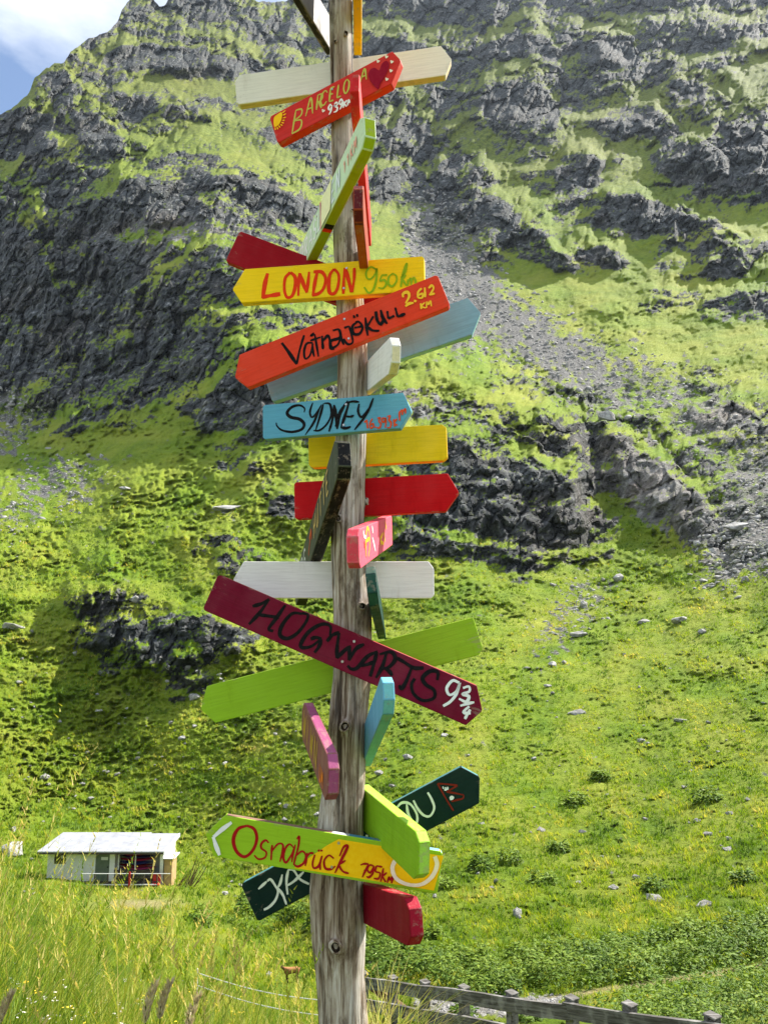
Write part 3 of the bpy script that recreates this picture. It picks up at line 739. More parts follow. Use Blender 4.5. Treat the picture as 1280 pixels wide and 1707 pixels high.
B.patch('painted_field', [(-L_*.10,-B.h*.46),(L_*.05,-B.h*.46),(L_*.08,B.h*.46),(-L_*.07,B.h*.46)], srgb(232,226,176), px=False, smooth=False)
B.strokes('edge_band', [[(-L_*.10,-B.h*.47),(-L_*.09,B.h*.47)]], srgb(205,120,120), .012, 0, px=False)
bm = bmesh.new()
for x0, x1, mi in ((-.072,-.042,0), (-.094,-.0725,1)):
    add_box(bm, x0, x1, -B.t/2+.004, B.t/2-.004, -B.h/2-.0015, -B.h/2+.002, mat=mi)
bm_obj('edge_stripes', bm, [ink((.014,.014,.013)), ink(srgb(220,50,28))], B.root)
B = Board((597,332,2.48),(612,474,3.35), 52, 'rust orange board with the shade on its nose painted maroon, pointing at the viewer above the yellow board', paint('rust_board', srgb(150,60,34), srgb(176,84,34), ebands=[(-1, srgb(96,24,34)), (-.38, srgb(176,84,34))]), t=.036, tips=(2,0), cut=.04, screws=False)  # maroon edge band puts the shade of the end face into the colour
# 8
Board((389,413,3.22),(640,508,3.19), 56, 'plain deep red board sloping down behind the yellow board', paint('deep_red_board', srgb(146,0,18), srgb(170,6,20)))
# 9 London
z = zz_((385,420), 3.879)
B = Board((391,481,3.06),(708,459,2.965), 57, 'bright yellow board with red letters and a green distance', paint('yellow_board', YEL, srgb(248,206,30), .06), tips=((20,15,.42),0), t=.04, cut=.055)
lt = [(.016,z(238,138, 222,200, 206,300)), (.0165,z(204,292, 260,282, 320,272)),
      (.0125,z(385,132, 352,170, 346,240, 362,292, 395,285, 414,235, 416,165, 385,132)),
      (.011,z(444,136, 438,205, 436,284)), (.014,z(446,140, 466,200, 492,264)), (.011,z(492,262, 500,190, 506,128)),
      (.0125,z(560,126, 545,190, 530,282)), (.013,z(535,130, 585,130, 612,170, 602,230, 570,268, 525,280)),
      (.0125,z(668,110, 640,150, 632,215, 640,265, 670,268, 692,225, 697,150, 668,110)),
      (.011,z(738,104, 730,180, 727,272)), (.014,z(738,108, 760,180, 780,262)), (.011,z(782,262, 796,180, 798,104))]
B.strokes('lettering', lt, srgb(226,54,14), .0125, .15)
B.strokes('distance', [z(940,115, 905,98, 875,130, 880,170, 905,175, 935,140, 942,108, 940,180, 920,245, 890,265, 862,228), z(1010,150, 975,152), z(975,152, 965,188, 990,182, 1005,205, 985,235, 952,232),
      z(1045,140, 1020,165, 1020,210, 1045,222, 1070,190, 1068,155, 1045,140), z(1098,228, 1108,160, 1128,90, 1138,78, 1128,130, 1100,170), z(1130,150, 1098,185), z(1108,180, 1135,218),
      z(1142,220, 1146,178), z(1146,192, 1160,172, 1166,190, 1166,214), z(1166,190, 1182,168, 1192,185, 1194,206)], srgb(140,170,24), .0075, .2)
# 10 Vatnajökull
z = zz_((390,450), 3.459)
B = Board((393.5,627,3.06),(740,487,2.95), 57, 'orange red board sloping upwards, with black letters and a yellow distance', paint('orange_board', ORED, srgb(232,74,40), .07), tips=((19,14,.42),0), t=.04, cut=.04)
B.strokes('lettering', [(.0125,z(276,420, 320,480, 362,544)), (.009,z(362,544, 380,460, 405,376)),
      z(455,420, 420,425, 405,470, 412,512, 440,490, 456,425), z(452,420, 456,470, 464,500), z(462,362, 445,380, 466,372), z(466,370, 478,440, 488,500), z(440,408, 466,400, 500,388),
      (.010,z(508,380, 512,430, 514,458)), (.010,z(514,410, 540,380, 552,400, 556,450, 580,455)), (.010,z(570,350, 605,345, 612,390, 560,410, 566,448, 600,430, 618,380)), z(612,345, 622,400, 634,432),
      z(636,335, 664,325), z(664,325, 680,380, 684,420, 655,428, 632,398), (.010,z(712,300, 684,325, 690,368, 725,368, 742,330, 720,300, 700,302)), z(694,335, 740,325), z(690,262, 696,278), z(708,256, 714,272),
      (.010,z(758,275, 764,330, 772,380)), z(804,268, 768,328), (.010,z(770,330, 800,350, 838,352)), (.012,z(818,240, 826,290, 846,315, 862,290)), (.012,z(846,232, 860,280, 884,312)),
      z(884,238, 890,282), (.010,z(890,282, 925,266)), z(930,218, 944,272), (.012,z(944,272, 988,254))], BLACK, .0085, .25)
B.strokes('distance', [(.010,z(976,160, 975,140, 1000,130, 1010,155, 990,195)), (.010,z(988,212, 1010,196, 1036,192)), (.010,[(692,502.5)]), z(1082,108, 1062,130, 1062,160, 1085,162, 1088,140, 1064,146), z(1100,104, 1102,160),
      z(1122,108, 1140,92, 1150,110, 1128,148), z(1126,146, 1158,138), (.006,z(1076,195, 1080,228)), (.006,z(1100,190, 1080,212, 1106,222)), (.006,z(1110,222, 1112,188, 1122,205)), (.006,z(1122,205, 1132,182, 1138,212))], srgb(240,190,50), .008, .2)
# 11
Board((447,644,3.21),(800,524.5,3.14), 60, 'long pale blue board without writing, behind the orange red board', paint('pale_blue_board', srgb(120,164,188), srgb(142,184,176), .2), tips=(0,(11,25,.5)), t=.045, cut=.035)
# 12
Board((611,634,3.2),(660,590,2.52), 52, 'short bare whitish board pointing at the viewer above the light blue board', paint('whitish_board', (.78,.76,.73), (.78,.68,.46), .12), tips=(0,2), cut=.045, screws=False)
# 13 Sydney
z = zz_((430,650), 4.741)
B = Board((441,706,3.07),(686,685,2.95), 57, 'light blue board with black slanted capitals and an orange distance', paint('light_blue_board', srgb(92,158,186), srgb(112,166,186), .08), tips=(0,(12,19,.5)), t=.042, cut=.03)
B.strokes('lettering', [(.0105,z(366,178, 368,145, 330,122, 270,135, 232,180, 260,215, 330,232, 366,270, 345,312, 270,332, 190,318, 152,285, 145,258)), z(434,100, 412,170, 425,215, 460,190, 505,115), z(492,140, 440,260, 374,356),
      z(520,105, 490,210, 455,325), z(525,105, 570,115, 580,195, 545,270, 490,318, 440,322), (.010,z(602,118, 590,230, 562,330)), (.012,z(604,120, 618,220, 628,310)), z(628,308, 650,200, 692,106), z(612,290, 640,190, 710,84),
      (.010,z(722,96, 690,200, 656,300)), z(690,108, 745,92, 800,96), z(690,208, 730,212, 760,202), (.010,z(656,300, 700,302, 735,290)), (.010,z(800,110, 792,170, 815,215, 850,190, 880,140)), (.009,z(912,66, 860,190, 764,316))], BLACK, .0085, .55)
B.strokes('distance', [z(842,258, 860,238), z(860,238, 868,305), z(905,228, 886,265, 890,302, 912,292, 910,268, 890,276), (.006,[(626,712.3)]), z(945,225, 966,222, 956,248, 972,270, 962,300, 940,298), z(1005,225, 985,225, 982,252, 1004,250, 1008,222, 1012,260, 1005,300),
      z(1022,212, 1045,206, 1036,238, 1052,260, 1045,298, 1020,298), z(1074,232, 1080,292), z(1100,228, 1078,262, 1102,282), z(1118,172, 1120,245), z(1118,185, 1140,160, 1142,200), z(1142,180, 1164,152, 1166,188)], srgb(206,74,34), .0062, .2)
# 14
Board((516,752,3.23),(745,739,3.16), 58, 'plain yellow board without writing, behind the light blue board', paint('plain_yellow_board', srgb(232,196,18), srgb(240,180,24), .14), tips=(2,2), cut=.018, t=.042)
# 15 hut board
B = Board((501,985,3.72),(574,757,2.56), 60, 'black board with gold letters, slanting steeply left of the post', paint('black_board', (.055,.06,.038), (.006,.006,.006), .15), tips=(0,2), t=.05, cut=.04, screws=False)
L_ = B.len
B.strokes('lettering', word('BERG', -L_*.47, -.04, .085, .075, .3, .12), (.62,.64,.56), .010, px=False)
B.strokes('arrow', [[(-L_*.10,-.04),(-L_*.02,.035)],[(-L_*.02,.035),(-L_*.07,.02)],[(-L_*.02,.035),(-L_*.015,-.015)]], srgb(190,80,40), .012, .2, px=False)
B.strokes('lettering', word('HUTTE', L_*.03, -.04, .085, .065, .35, .12), srgb(196,164,96), .010, px=False)
# 16
Board((492.5,836,3.23),(764,821,3.15), 60, 'plain bright red board without writing, behind the black slanted board', paint('bright_red_board', srgb(190,4,14), srgb(205,14,14), .06), tips=(0,(16,22,.48)), t=.042, cut=.03)
# 17
z = zz_((490,720), 5.69)
B = Board((588,916,2.5),(646,884,3.42), 54, 'short pink board pointing at the viewer from the right of the post', paint('pink_board', srgb(226,92,112), srgb(214,70,86), .12), tips=(2,0), t=.042, cut=.03, screws=False)
B.strokes('lettering', [z(664,1040, 676,1110, 684,1190), z(665,1090, 690,1060)], srgb(206,54,40), .012)
B.strokes('lettering', [z(684,1180, 680,1040, 690,920, 708,930, 718,1060, 706,1180), z(676,1040, 712,1010)], srgb(238,180,50), .012)
B.strokes('lettering', [z(655,935, 662,985, 682,1000), z(738,890, 748,960), z(740,1000, 758,1070, 770,1130)], (.80,.72,.70), .012)
B.strokes('distance', [z(814,990, 822,1080), z(840,960, 815,1030, 850,1060), z(850,950, 860,1040), z(862,850, 872,920)], srgb(240,176,40), .014)
# 18
Board((391,967,3.22),(723,967,3.2), 58, 'wide plain white board without writing, above the crimson board', paint('white_board', (.82,.79,.77), (.80,.76,.58), .10, wood=.04), tips=((16,20,.5),3), t=.036, cut=.035)
# 19
Board((619,972,2.5),(634,1040,3.3), 56, 'dark green board seen end on, right of the post above the crimson board', paint('bottle_green_board', srgb(14,58,50), srgb(26,72,58), .3), tips=(2,0), t=.034, cut=.045, screws=False, roll=-.12)
# 20 Hogwarts
z = zz_((335,950), 2.667)
B = Board((353,987,3.04),(803,1183,2.95), 62, 'long crimson board sloping down to the right, with black letters and white numbers', paint('crimson_board', CRIM, srgb(170,32,26), .10), tips=(0,(22,15,.48)), t=.036, cut=.035)
B.strokes('lettering', [z(230,162, 270,150, 305,130), z(300,135, 262,190, 214,242), z(376,156, 335,215, 302,262, 322,272), z(262,200, 300,205, 348,212),
      z(450,195, 405,195, 362,245, 352,290, 385,305, 430,280, 468,230, 475,200, 450,192), z(574,292, 575,250, 535,242, 480,275, 446,325, 450,345, 490,340, 530,310), z(488,308, 512,300, 536,308), z(536,308, 525,340, 505,368),
      z(560,318, 585,290, 616,278), z(614,280, 606,340, 604,392), z(604,392, 650,348, 668,342), z(660,344, 660,375, 658,402), z(658,402, 690,350, 726,330), z(652,425, 668,440, 695,435, 740,385, 785,362), z(782,364, 768,420, 752,474), z(712,425, 740,420, 772,408),
      z(826,365, 806,430, 778,480), z(794,375, 845,365, 864,395, 838,430, 806,440), z(816,436, 838,452, 850,470), z(872,392, 900,408, 945,435, 990,436), z(938,430, 915,490, 892,526, 880,512),
      z(1050,490, 1052,455, 1018,450, 985,480, 1000,510, 1036,535, 1034,570, 985,580, 945,550, 936,510, 950,482)], BLACK, .0125, .25)
B.strokes('distance', [z(1148,502, 1118,492, 1092,525, 1104,555, 1134,540, 1150,502, 1135,550, 1108,585, 1076,605), z(1164,525, 1190,518, 1192,540, 1162,552, 1190,562, 1178,586, 1146,572), z(1152,604, 1184,594, 1214,588), z(1192,606, 1166,632, 1198,638), z(1196,620, 1172,662)], (.82,.80,.77), .0095, .25)
# 21
Board((337,1178,3.22),(798,1059,3.16), 59, 'long plain lime green board crossing behind the crimson board', paint('lime_board', srgb(146,186,38), srgb(176,186,70), .05), tips=((17,18,.45),(2,9,.18)), t=.036, cut=.038)
# 22
Board((609,1252,3.22),(648,1152,2.5), 54, 'light blue board pointing at the viewer below the crimson board', paint('sky_blue_board', srgb(96,160,184), srgb(110,180,182), .08), tips=(0,2), t=.038, cut=.045, screws=False)
# 23
B = Board((511,1197,3.06),(556,1303,2.38), 66, 'purple board with yellow scrawl pointing at the viewer left of the post', paint('purple_board', srgb(126,72,74), srgb(150,74,112), .12), tips=(2,2), t=.036, cut=.045, screws=False)
L_ = B.len
B.strokes('lettering', word('WIWN', -L_*.43, -.05, .10, .085, .3, .2), srgb(190,156,50), .009, px=False)
B.strokes('distance', word('UM', L_*.26, -.05, .05, .04, .25), srgb(206,110,40), .009, px=False)
# 24 Kathmandu
z = zz_((340,1350), 3.122); z2 = zz_((490,1160), 3.879)
B = Board((417,1503,3.22),(800,1298,3.17), 62, 'dark green board rising to the right, with white letters and a red double pennant', paint('dark_green_board', DGRN, srgb(70,128,132), .06), tips=(0,(19,20,.56)), t=.036, cut=.035)
B.strokes('lettering', [z(284,412, 328,372), z(330,370, 348,362, 372,395, 386,425, 372,470, 340,505, 312,520), z(408,336, 398,380, 384,405), z(384,405, 410,440, 422,470, 430,492), z(440,310, 430,370, 436,440), z(440,310, 466,312, 500,360, 548,386), z(430,396, 470,370, 520,322),
      z2(664,722, 700,690, 752,700, 792,760, 796,810, 782,836), z2(728,700, 738,760, 764,806), z2(772,675, 800,730, 840,772, 880,775, 906,725, 890,670, 864,624)], (.70,.72,.64), .0088, .35)
B.strokes('lettering', glyphs([('T',545,1458,24,38),('H',570,1445,26,38),('M',600,1430,28,38),('A',625,1416,24,38),('N',640,1400,20,38)], (.2,-.97), (.89,-.45)), (.70,.72,.64), .0088, .35)
B.strokes('pennant', [z2(928,566, 980,660, 1030,742), z2(928,566, 990,570, 1056,578), z2(1056,578, 1020,600, 985,620), z2(985,620, 1040,628, 1096,640), z2(1096,640, 1090,662, 1050,672, 1016,682)], srgb(120,34,20), .006, .2)
B.strokes('pennant_moon', [z2(962,585,966,600), z2(978,588,982,612), z2(992,586,994,606), z2(970,608,996,600)], (.75,.76,.74), .005); B.patch('pennant_sun', z2(1004,655, 1018,644, 1034,652, 1028,668, 1010,672), (.75,.76,.74))
# 25
Board((604,1340,3.19),(707,1431,2.66), 68, 'plain lime green board pointing at the viewer in front of the dark green one', paint('grass_green_board', srgb(132,178,30), srgb(160,206,74), .05), tips=(0,2), t=.042, cut=.035, screws=False)
# 26 Osnabrück
z = zz_((340,1350), 3.122)
B = Board((346,1387.5,2.99),(733,1453,2.96), 64, 'half green and half yellow board with dark red joined letters and a white ring', paint('two_colour_board', LIME, srgb(140,110,90), .05, ebands=[(-1, srgb(128,98,82)), (.02, srgb(186,190,196)), (.085, srgb(60,130,160)), (.2, srgb(110,180,215))]), tips=((26,19,.48),0), t=.036, cut=.035)  # blue edge: sunlit and shaded stretches put into its band colours
B.patch('yellow_field', z(700,152, 1246,240, 1196,420, 470,302, 560,240, 640,185), srgb(244,190,10), smooth=False)
B.strokes('lettering', [(.0115,z(225,82, 178,100, 154,155, 170,215, 212,244, 255,210, 276,150, 262,100, 225,82)), z(338,172, 322,158, 300,175, 300,200, 325,220, 318,248, 285,256, 262,236), z(356,182, 352,225, 350,262), z(354,215, 385,178, 410,180, 410,215, 396,270),
      z(470,200, 446,178, 422,205, 414,250, 428,274, 452,240, 470,200), z(476,180, 464,225, 458,272), z(484,152, 496,140, 492,190, 476,250, 468,285), z(478,240, 510,215, 530,235, 520,275, 490,294, 466,282), z(538,222, 532,262, 528,292), z(536,245, 552,225, 572,226),
      z(578,232, 566,275, 572,302, 598,290, 616,238), z(614,240, 604,280, 606,312), z(596,206, 600,216), z(610,206, 614,216), z(676,252, 650,236, 626,265, 632,302, 660,308, 684,292), (.0085,z(682,328, 715,260, 748,190, 728,192, 706,240)), z(738,262, 700,284), z(700,284, 722,318, 754,330)], srgb(158,16,20), .0072, .4)
B.strokes('distance', [z(815,286, 832,280, 856,280), z(856,280, 840,315, 824,350), z(832,315, 850,312), z(884,292, 864,286, 850,310, 866,325, 884,294), z(886,292, 878,330, 858,350, 846,345), z(928,296, 898,290), z(898,290, 892,318, 916,328, 908,356, 884,355), z(934,302, 920,372), z(952,325, 926,345), z(928,345, 946,374), z(954,378, 962,348, 968,366), z(968,366, 984,342, 976,380)], srgb(158,16,20), .0062, .3)
B.strokes('white_chevron', [(.0125,z(146,64, 95,102, 52,140)), (.0125,z(50,138, 66,188, 84,234))], (.80,.78,.76), .0125, .1)
B.strokes('white_ring', [z(1000,252, 980,300, 1000,355, 1060,386, 1130,386, 1186,345, 1212,285, 1200,240)], (.84,.72,.56), .0125, .1)
# 27
Board((600,1498,3.2),(694,1538,2.6), 62, 'short dark red board pointing at the viewer, lowest on the post', paint('ruby_board', srgb(124,4,26), srgb(148,10,38), .06), tips=(0,2), t=.046, cut=.04, screws=False)

# ------------------------------------------------------------------ reading the built slope
c0 = int(np.where(cols == -30)[0][0]) if -30 in cols else int(np.argmin(np.abs(cols + 30)))
def grid(A, px, py):
    u = np.clip(np.interp(px, cols, np.arange(len(cols))), 0, nc-1.001); v = np.clip(np.interp(py, rows, np.arange(len(rows))), 0, nr-1.001)
    i = np.floor(u).astype(int); j = np.floor(v).astype(int)
    fu, fv = u-i, v-j
    if A.ndim == 3: fu, fv = np.asarray(fu)[..., None], np.asarray(fv)[..., None]
    return (A[j, i]*(1-fu) + A[j, i+1]*fu)*(1-fv) + (A[j+1, i]*(1-fu) + A[j+1, i+1]*fu)*fv
def ground(px, py): return Vector(grid(V3, float(px), float(py)))

# ------------------------------------------------------------------ stones
def hull(seed, n=15, flat=.62):
    r = np.random.default_rng(seed); bm = bmesh.new()
    p = r.normal(size=(n, 3)); p /= np.linalg.norm(p, axis=1, keepdims=True); p *= r.uniform(.75, 1.05, (n, 1)) * np.array([1, r.uniform(.65, .95), flat*r.uniform(.8, 1.15)])
    vs = [bm.verts.new(v) for v in p]
    g = bmesh.ops.convex_hull(bm, input=vs)
    bmesh.ops.delete(bm, geom=[v for v in bm.verts if not v.link_faces], context='VERTS')
    bmesh.ops.triangulate(bm, faces=bm.faces[:]); bmesh.ops.recalc_face_normals(bm, faces=bm.faces)
    return bm
m = NT('stone', .85, .2); P = m.coord('Object'); W_ = m.coord('Position')
a = m.noise(P, 2.5, 8, .7); b = m.noise(W_, .6, 2, .5); e = m.noise(P, 5, 5, .6)
c = m.ramp(a, [(.3, (.13, .127, .125)), (.46, (.30, .295, .285)), (.6, (.47, .465, .45)), (.8, (.64, .63, .61))])
c = m.mix(m.ramp(b, [(.4, 0.0), (.62, .6)]), c, m.mix(1.0, c, (.62, .58, .55), 'MULTIPLY'))
c = m.mix(m.ramp(e, [(.60, 0.0), (.68, .55)]), c, (.16, .17, .06))
m.col(c); m.bump(a, .8, .25); STONE = m.m
def stone_mesh(seed, sub=False):
    bm = hull(seed, 15 if not sub else 22)
    if sub:
        bmesh.ops.subdivide_edges(bm, edges=bm.edges[:], cuts=1, use_grid_fill=True)
        r = random.Random(seed)
        for v in bm.verts: v.co *= 1 + r.uniform(-.07, .07)
        bmesh.ops.triangulate(bm, faces=bm.faces[:])
    me = bpy.data.meshes.new('stone'); bm.to_mesh(me); bm.free(); me.materials.append(STONE); return me
SM = [stone_mesh(s) for s in range(900, 912)]; BMs = [stone_mesh(s, True) for s in range(920, 928)]
def place_stone(name, me, px, py, wpx, hpx, label, group, lift=.25, cat='boulder'):
    g = ground(px, py); d = g.y*cp + (g.z-CAMZ)*sp; sx = wpx*d/F/2; sz = hpx*d/F/2
    o = obj(name, me, [], label=label, cat=cat, group=group)
    o.location = g + Vector((0, 0, sz*lift)); o.scale = (sx, sx*.9, max(sz*1.45, sx*.35)); o.rotation_euler = (random.uniform(-.25, .25), random.uniform(-.25, .25), random.uniform(0, 6.3)); return o
BIG = [  # px, py, width, height, what sets it apart
 (1132,1037,36,22,'flat topped grey boulder, largest on the open grass below the talus'),(1170,1056,20,18,'rounded grey boulder just right of the flat topped one below the talus'),
 (1072,1038,26,12,'low grey stone left of the flat topped boulder below the talus'),(972,1012,20,22,'upright grey stone at the top of the stony gully'),(967,1060,38,16,'long flat slab in the middle of the stony gully'),
 (920,1110,27,18,'grey block at the lower end of the stony gully'),(962,1190,36,15,'wide low boulder on the grass below the stony gully'),(1135,1203,30,12,'pale flat slab on the right hand meadow below the talus'),
 (1067,1237,18,16,'grey boulder left of and below the pale flat slab'),(680,1265,24,18,'dark grey stone at the crimson board\'s lower right, beside the post'),(742,1227,22,9,'flat stone just below the right end of the crimson board'),
 (862,1530,24,30,'pointed grey boulder standing alone above the streamside shrubs'),(1022,1482,25,15,'jagged grey stone left of the wide pale slab on the right hand meadow'),(1092,1500,42,18,'wide pale slab, largest stone of the lower right meadow'),
 (1174,1511,30,19,'whitish rounded boulder right of the wide pale slab on the lower meadow'),(1180,1392,19,14,'grey block on the right hand meadow, upper of two near each other'),(1212,1417,19,12,'pale block on the right hand meadow, lower of two near each other'),
 (1160,1370,17,14,'dark stone just above the two blocks on the right hand meadow'),(802,1375,17,9,'dark flat stone right of the dark green board\'s tip'),(902,1385,22,9,'low brownish stone in the middle of the right hand meadow'),
 (633,1290,24,13,'pale slab beside the post, under the light blue end-on board'),(655,1312,16,10,'small grey stone right below the pale slab beside the post'),(523,1330,17,13,'light stone left of the post, below the purple board'),
 (509,1290,15,15,'jagged pale stone left of the purple board\'s lower end'),(380,849,64,18,'long white slab on the green hump left of the bright red board'),(210,816,30,11,'dark lone stone on the upper left green slope'),
 (227,1001,24,17,'pale block perched on the top of the lower left crag'),(324,1165,26,17,'pale stone just below the foot of the lower left crag'),(22,1047,40,15,'wide pale stone at the left picture edge beside the lower left crag'),
 (1232,884,62,30,'huge slanted slab at the top of the right hand talus'),(1190,922,30,20,'dark block at the lower left edge of the right hand talus'),(922,976,20,9,'thin pale slab at the foot of the mossy cliff'),
 (1030,966,26,24,'dark mossy hump of rock between cliff and talus'),(447,1626,17,10,'whitish stone beside the path, left of the brown goat'),(75,1297,20,14,'pale stone above the hut roof, far left'),(20,1425,55,40,'large light grey rock left of the hut'),
 (1215,1357,15,9,'flat dark stone near the right picture edge of the meadow'),(997,1294,17,8,'dark low stone in the upper middle of the right hand meadow'),(1010,700,44,30,'grey rock at the head of the big outcrop on the right'),
]
for i, (px, py, w, h, lb) in enumerate(BIG):
    place_stone('boulder', BMs[i % 8], px, py, w, h, lb, 'boulders lying on the slope')
r = random.Random(5)
for i in range(64):                                            # blocks of the talus and of the gully
    if i < 46: px = r.uniform(1150, 1282); py = 850 + r.random()**.8*125 - (px-1215)*.25; s = r.uniform(8, 22)
    else: k = r.random(); px = 1005 - 110*k + r.gauss(0, 16); py = 985 + 125*k + r.gauss(0, 9); s = r.uniform(7, 15)
    place_stone('talus_block', SM[i % 12], px, py, s, s*r.uniform(.4, .75), 'angular grey block in the talus or stony gully on the right', 'blocks of the talus and gully', .2, 'rock')
n = 0
while n < 240:                                                 # pale stones strewn over the grass
    px = r.uniform(-10, 1285); py = r.uniform(1090, 1500)
    if r.random() > (1.0 if px < 560 and py < 1390 else .42): continue
    if 60 < px < 310 and py > 1380: continue
    s = 6 + 11*r.random()**2.2
    place_stone('small_stone', SM[n % 12], px, py, s, s*r.uniform(.5, .8), 'small pale stone strewn over the grassy slope', 'small stones strewn over the grass', .6, 'stone'); n += 1

def scatter(me, pos, sx, sz, yaw, tilt):
    """many copies of one little mesh joined into one"""
    nv = len(me.vertices); v = np.zeros(nv*3); me.vertices.foreach_get('co', v); v = v.reshape(-1, 3)
    f = np.array([p.vertices[:] for p in me.polygons])
    c, s = np.cos(yaw), np.sin(yaw)
    X = v[None, :, 0]*sx[:, None]; Y = v[None, :, 1]*sx[:, None]*.85; Z_ = v[None, :, 2]*sz[:, None]
    Z2 = Z_ + X*tilt[:, None]
    W = np.stack([X*c[:, None] - Y*s[:, None] + pos[:, None, 0], X*s[:, None] + Y*c[:, None] + pos[:, None, 1], Z2 + pos[:, None, 2]], -1).reshape(-1, 3)
    return W, (f[None] + (np.arange(len(pos))*nv)[:, None, None]).reshape(-1, 3)
def joined(name, parts, mat, **kw):
    off = 0; Vs = []; Fs = []
    for v, f in parts: Vs.append(v); Fs.append(f + off); off += len(v)
    return obj(name, mesh_np(name, np.concatenate(Vs), None, np.concatenate(Fs)), mat, **kw)
q = rng.uniform(0, 1, (60000, 2)); qx = q[:, 0]*1300 - 10; qy = 200 + q[:, 1]*860
pr = sample(SCR, qx + 12*fbm(qx/50, qy/50, 2, 501), qy + 12*fbm(qx/50, qy/50, 2, 502)); ok = rng.uniform(0, 1, 60000) < (pr*1.1)**1.4*.75
qx, qy = qx[ok], qy[ok]; pos = grid(V3, qx, qy); dd = np.linalg.norm(pos, axis=1); spx = 1.5 + 3.6*rng.uniform(0, 1, len(qx))**3 + 5*rng.uniform(0, 1, len(qx))**14 + 2.0*sst(qy, 620, 950)*rng.uniform(0, 1, len(qx))**2
parts = []
for k in range(4):
    s_ = slice(k, None, 4); sz = spx[s_]*dd[s_]/F
    parts.append(scatter(SM[k], pos[s_], sz, sz*rng.uniform(.6, 1.3, len(sz)), rng.uniform(0, 6.3, len(sz)), rng.uniform(-.4, .4, len(sz))))
q = rng.uniform(0, 1, (2600, 2)); gx = 690 + q[:, 0]*330; gy = 1648 + q[:, 1]*58; okg = grid(grav, gx, gy) > .4; gx, gy = gx[okg], gy[okg]
pg = grid(V3, gx, gy); sz = np.linalg.norm(pg, axis=1)/F*(1.5 + 5*rng.uniform(0, 1, len(gx))**3)
parts.append(scatter(SM[5], pg, sz, sz*.8, rng.uniform(0, 6.3, len(sz)), rng.uniform(-.3, .3, len(sz))))
joined('scree', parts, STONE, kind='stuff')

# ------------------------------------------------------------------ grass: blades as thin bent strips
def leaf_mat(name, stops, dryc, trans=.45):
    m = NT(name, .6, .25)
    t = m.attr('tint'); c = m.ramp(t, stops); m.col(c)
    tr = m.n('ShaderNodeBsdfTranslucent'); m.l(m.mix(1.0, c, (1.35, 1.25, .8), 'MULTIPLY'), tr.inputs['Color'])
    mx = m.n('ShaderNodeMixShader'); mx.inputs[0].default_value = trans
    m.l(m.b.outputs[0], mx.inputs[1]); m.l(tr.outputs[0], mx.inputs[2]); m.l(mx.outputs[0], m.out.inputs['Surface']); return m.m
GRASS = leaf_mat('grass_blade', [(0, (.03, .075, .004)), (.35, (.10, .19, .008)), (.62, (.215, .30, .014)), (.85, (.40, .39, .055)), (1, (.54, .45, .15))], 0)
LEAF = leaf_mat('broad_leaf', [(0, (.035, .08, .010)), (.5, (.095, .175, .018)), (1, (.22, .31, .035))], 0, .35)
def blades(base, H, W, lean, yaw, bend, tint, seg=4):
    """base (n,3); returns vertices, quads, tint"""
    n = len(base); k = np.linspace(0, 1, seg+1)
    out = lean[:, None]*k + bend[:, None]*k**2.2; hx = np.cos(yaw)[:, None]*out; hy = np.sin(yaw)[:, None]*out
    hz = k[None]*np.sqrt(np.clip(1 - .5*(lean+bend)**2, .15, 1))[:, None]
    C = base[:, None] + H[:, None, None]*np.stack([hx, hy, hz], -1)
    wv = (W[:, None]*(1 - k**1.6*.93))[..., None]*np.stack([-np.sin(yaw+.6), np.cos(yaw+.6), 0*yaw], -1)[:, None]
    V = np.stack([C - wv, C + wv], 2).reshape(-1, 3)
    b = (np.arange(n)*(seg+1)*2)[:, None] + np.arange(seg)[None]*2
    Fq = np.stack([b, b+1, b+3, b+2], -1).reshape(-1, 4)
    return V, Fq, np.repeat(np.clip(tint, 0, 1), (seg+1)*2)
def grass_obj(name, sets, mat, **kw):
    off = 0; Vs, Fs, Ts = [], [], []
    for v, f, t in sets: Vs.append(v); Fs.append(f+off); Ts.append(t); off += len(v)
    return obj(name, mesh_np(name, np.concatenate(Vs), np.concatenate(Fs), attrs=dict(tint=np.concatenate(Ts))), mat, kind='stuff', **kw)
# tufts over the slopes beyond the fence
N = 95000
tx = rng.uniform(-25, 1305, N); ty = 830 + 860*rng.uniform(0, 1, N)**.85
g_ = grid(V3, tx, ty); keepm = (grid(rock, tx, ty) < .3) & (grid(grav, tx, ty) < .3) & (grid(bare, tx, ty) < .45) & (grid(sf, tx, ty) < .5)
keepm &= fbm(tx/34, ty/17, 3, 521) + rng.uniform(-.5, .5, N) > -.15
keepm &= ~((tx > 1000) & (ty > np.interp(tx, [1000, 1290], [1690, 1640])) & (rng.uniform(0, 1, N) < .8))
keepm &= ~((np.abs(tx - 488) < 30) & (np.abs(ty - 1640) < 24))
keepm &= ~((tx > 75) & (tx < 285) & (ty > 1385) & (ty < 1474))
tx, ty, g_ = tx[keepm], ty[keepm], g_[keepm]; n = len(tx); dd = np.linalg.norm(g_, axis=1)
hp = (2.0 + 3.4*rng.uniform(0, 1, n)**2) * (1 + 1.3*sst(ty, 1150, 1600))
tn = .42 + .38*fbm(tx/60, ty/36, 3, 523) + .16*grid(dry, tx, ty) + rng.normal(0, .10, n)
sets = []
